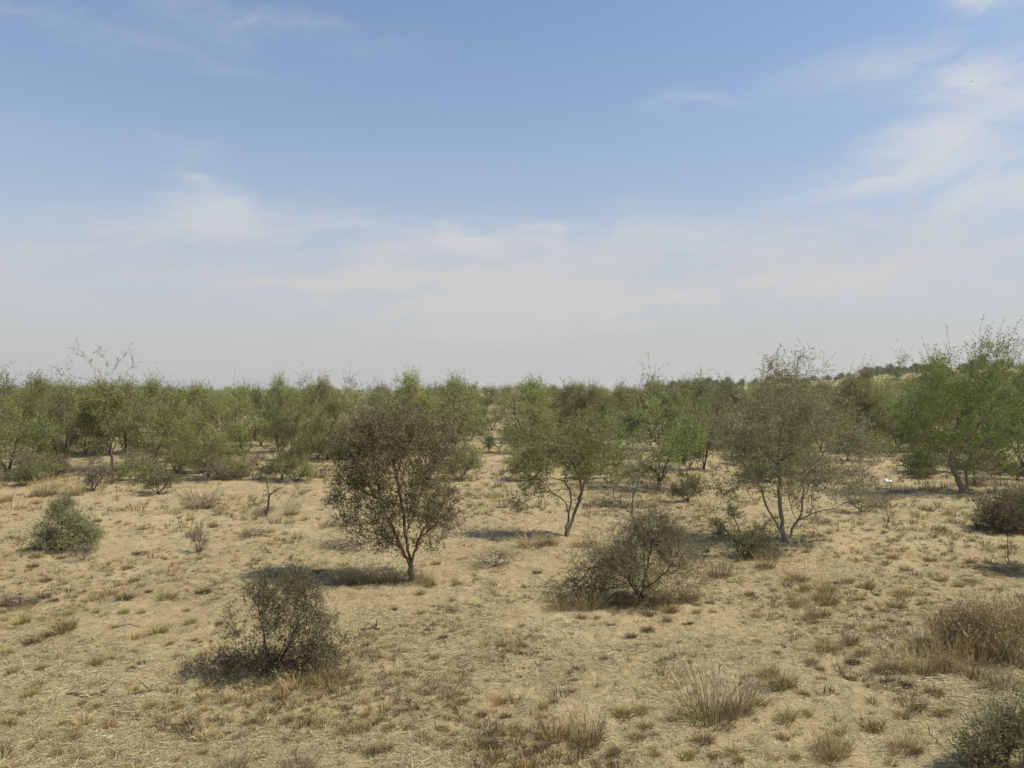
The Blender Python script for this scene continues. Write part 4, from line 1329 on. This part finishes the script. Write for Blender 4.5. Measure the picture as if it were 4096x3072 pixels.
def stone(px, py, w, label, mat):
    loc = at(px, py)
    rg = np.random.RandomState(int(px))
    n1, n2 = 8, 12
    q = loc[1] / F * w * 0.5
    V = []
    for i in range(n1 + 1):
        for j in range(n2):
            t, p = math.pi * i / n1, 2 * math.pi * j / n2
            d = np.array([math.sin(t) * math.cos(p), math.sin(t) * math.sin(p), math.cos(t)])
            k = 1 + 0.25 * (vnoise(np.array([d[0] * 1.7 + px]), np.array([d[1] * 1.7 + d[2]]), 3)[0] - .5)
            V.append(d * k * np.array([1, .8, .6]) * q)
    Q = [(i * n2 + j, (i + 1) * n2 + j, (i + 1) * n2 + (j + 1) % n2, i * n2 + (j + 1) % n2) for i in range(n1) for j in range(n2)]
    o = link('stone', mk('stone', np.array(V), np.array(Q), M[mat], smooth=True), None, (loc[0], loc[1], float(gz(loc[0], loc[1])) + q * 0.3))
    tag(o, label, 'stone')


M['stone_dark'] = mat_bark('dark_stone', (0.05, 0.035, 0.03), (0.10, 0.07, 0.06), 60)
M['stone_pale'] = mat_bark('pale_stone', (0.22, 0.19, 0.14), (0.34, 0.29, 0.22), 60)
stone(167, 725, 5.5, 'small dark stone at the end of a thin stick near the lower left', 'stone_dark')
stone(81, 766, 4, 'small dark stone at the bottom frame edge lower left', 'stone_dark')
stone(836, 584, 5, 'dark round stone among the tufts right of the tall pale olive tree foot', 'stone_dark')
stone(951, 599, 7, 'grey flat stone left of the big brown bush', 'stone_pale')
stone(880, 690, 3.5, 'small pale stone below the brown tussock row', 'stone_pale')
stone(895, 763, 4, 'small brown stone at the bottom edge left of the green corner bush', 'stone_dark')
stone(862, 718, 4, 'small dark stone right of the olive-brown tussock', 'stone_dark')


def plastic(px, py):
    loc = at(px, py)
    q = loc[1] / F * 0.52
    m, g, b, out = new_mat('white_plastic')
    b.inputs['Base Color'].default_value = (0.70, 0.69, 0.66, 1)
    b.inputs['Roughness'].default_value = 0.35
    tr = g.new('ShaderNodeBsdfTranslucent')
    tr.inputs['Color'].default_value = (0.8, 0.81, 0.82, 1)
    mx = g.new('ShaderNodeMixShader')
    mx.inputs[0].default_value = 0.3
    g.l.new(b.outputs[0], mx.inputs[1])
    g.l.new(tr.outputs[0], mx.inputs[2])
    g.l.new(mx.outputs[0], out.inputs['Surface'])
    n = 14
    V = []
    for i in range(n):
        for j in range(n):
            u, v = i / (n - 1) - .5, j / (n - 1) - .5
            e = 1 + .35 * vnoise(np.array([u * 4 + 9.]), np.array([v * 4.]), 2)[0]
            x = (u * 11 + v * 3) * q * e
            y = v * 8 * q
            ridge = max(0, 1 - abs(v * 2.2 + .3 * math.sin(u * 9))) * (0.35 + .65 * (0.5 - u)) * 6 * q
            V.append((x, y, 0.02 + ridge + (vnoise(np.array([u * 9.]), np.array([v * 9. + 4]), 7)[0]) * 2.4 * q))
    Q = [(i * n + j, (i + 1) * n + j, (i + 1) * n + j + 1, i * n + j + 1) for i in range(n - 1) for j in range(n - 1)]
    me = mk('plastic_bag', np.array(V), np.array(Q), m)
    o = link('plastic_bag', me, None, loc)
    sm = o.modifiers.new('thickness', 'SOLIDIFY')
    sm.thickness = 0.003
    tag(o, 'crumpled white plastic bag lying on the ground left of the bright green tree', 'litter')
    LAND.append((px, py, 'the white plastic bag'))


plastic(889, 483)


def bird(px, py, Y):
    """a small dark bird gliding high at the right"""
    k = Y / F
    x = (px - 512) * k
    z = CAM_H + (389 - py) * k
    m, g, b, out = new_mat('dark_feather')
    b.inputs['Base Color'].default_value = (0.03, 0.028, 0.026, 1)
    b.inputs['Roughness'].default_value = 0.7
    mb = MB()
    bx = np.array([-.28, -.2, -.05, .12, .24, .33])
    br = np.array([.01, .035, .07, .06, .04, .008])
    P = np.stack([bx, bx * 0, np.array([0, 0, 0, .01, .03, .02])], 1)
    d = np.tile([[1.0, 0, 0]], (len(P), 1))
    mb.add(*frusta(P[:-1], P[1:], br[:-1], br[1:], d[:-1], d[1:], 8))
    V, Q = [], []
    for s in (-1, 1):
        b0 = len(V)
        for t, zz, x0, x1 in ((.05, .03, -.06, .13), (.30, .14, -.05, .15), (.55, .17, -.09, .10), (.80, .12, -.16, -.05)):
            V += [(x0, s * t, zz), (x1, s * t, zz + .01), (x1, s * t, zz - .012), (x0, s * t, zz - .012)]
        for i in range(3):
            for a, b2 in ((0, 1), (1, 2), (2, 3), (3, 0)):
                Q.append((b0 + i * 4 + a, b0 + i * 4 + b2, b0 + i * 4 + 4 + b2, b0 + i * 4 + 4 + a))
        Q.append((b0 + 12, b0 + 13, b0 + 14, b0 + 15))
    mb.add(V, Q)
    mb.add([(-.24, -.03, 0.01), (-.24, .03, 0.01), (-.42, .08, .01), (-.42, -.08, .01)], [(0, 1, 2, 3)])
    o = link('bird', mb.mesh('bird', [m]), None, (x, Y, z), 0.5, 0.26)
    tag(o, 'tiny dark bird flying among the thin clouds at the upper right', 'bird')


bird(972, 81, 60)

# ------------------------------------------------------------------ labels for the copies: say which one, by the nearest landmark
def side_of(dx, dy):
    if abs(dx) > abs(dy) * 1.6:
        return 'right of' if dx > 0 else 'left of'
    return 'in front of' if dy > 0 else 'behind'


ORD = ['nearest', 'second nearest', 'third nearest', 'fourth nearest', 'fifth nearest', 'sixth nearest', 'seventh nearest', 'eighth nearest', 'ninth nearest', 'tenth nearest',
       'eleventh nearest', 'twelfth nearest', 'thirteenth nearest', 'fourteenth nearest', 'fifteenth nearest', 'sixteenth nearest']
low_land = [l for l in LAND if l[1] > 500]
buckets = {}
for o, x, y, k in tufts:
    L = min(low_land, key=lambda l: (l[0] - x) ** 2 + (2.2 * (l[1] - y)) ** 2)
    dx, dy = x - L[0], y - L[1]
    buckets.setdefault((L[2], side_of(dx, 2.2 * dy), k), []).append((math.hypot(dx, 2.2 * dy), o))
for (ph, sd, k), v in buckets.items():
    v.sort(key=lambda t: t[0])
    for i, (_d, o) in enumerate(v):
        o['label'] = f"{COLNAME[k]} grass tuft {sd} {ph}, {ORD[i] if i < len(ORD) else 'farthest'} to it" if len(v) > 1 else f"only {COLNAME[k]} grass tuft {sd} {ph}"
def by_columns(items, fmt):
    b = {}
    for key, x, o in items:
        b.setdefault(key, []).append((x, o))
    for key, v in b.items():
        v.sort(key=lambda t: t[0])
        n = len(v)
        names = [''] if n == 1 else ['left ', 'right '] if n == 2 else ['left ', 'middle ', 'right '] if n == 3 else ['leftmost ', 'second ', 'third ', 'fourth ', 'fifth ', 'sixth ', 'seventh ', 'eighth '][:n]
        for (x, o), nm in zip(v, names):
            o['label'] = nm + fmt(key)


hi_land = [(8, 'the dense left-edge tree'), (62, 'the twin-stemmed tree'), (113, 'the tall half-bare tree'), (151, 'the straight-trunked tree'), (209, 'the V-stemmed tree'), (282, 'the small umbrella tree'),
           (345, 'the round tree\'s left side'), (411, 'the round thorn tree'), (490, 'the sandy corridor'), (560, 'the leaning tree'), (660, 'the dense dark green tree'), (745, 'the pale olive tree\'s left side'),
           (800, 'the pale olive tree'), (850, 'the hazy green tree'), (900, 'the dune gap'), (964, 'the bright green tree'), (1015, 'the right frame edge')]
ROWN = {450: 'first', 436: 'second', 422: 'third', 412: 'fourth', 404: 'farthest'}
near_x = lambda x: min(hi_land, key=lambda h: abs(h[0] - x))[1]
by_columns([((min(ROWN, key=lambda r: abs(r - y)), near_x(x), k), x, o) for o, x, y, k in rear_lab],
           lambda q: f"{q[2]} tree in the {ROWN[q[0]]} rear row beyond {q[1]}")
SCN = ['dark green', 'brownish', 'leafless grey', 'grey-green', 'yellow-green']
by_columns([((near_x(x), k, y > 458), x, o) for x, y, k, o in SCRUB],
           lambda q: f"{SCN[q[1]]} scrub bush {'below the front trees' if q[2] else 'deep between trunks'} by {q[0]}")

# ------------------------------------------------------------------ thin dusty air over the plain
def build_haze():
    x0, x1, y0, y1, z0, z1 = -7000, 7000, -7000, 7000, -9.0, 28.5
    V = [(x, y, z) for z in (z0, z1) for y in (y0, y1) for x in (x0, x1)]
    Q = [(0, 2, 3, 1), (4, 5, 7, 6), (0, 1, 5, 4), (2, 6, 7, 3), (0, 4, 6, 2), (1, 3, 7, 5)]
    m = bpy.data.materials.new('dusty_air')
    m.use_nodes = True
    nt = m.node_tree
    nt.nodes.remove(nt.nodes['Principled BSDF'])
    v = nt.nodes.new('ShaderNodeVolumePrincipled')
    v.inputs['Color'].default_value = (0.93, 0.90, 0.86, 1)
    v.inputs['Density'].default_value = 0.00042
    v.inputs['Anisotropy'].default_value = 0.2
    nt.links.new(v.outputs[0], nt.nodes['Material Output'].inputs['Volume'])
    o = link('haze', mk('haze', V, Q, m))
    tag(o, 'thin pale dust haze hanging over the plain', 'haze', kind='stuff')


build_haze()
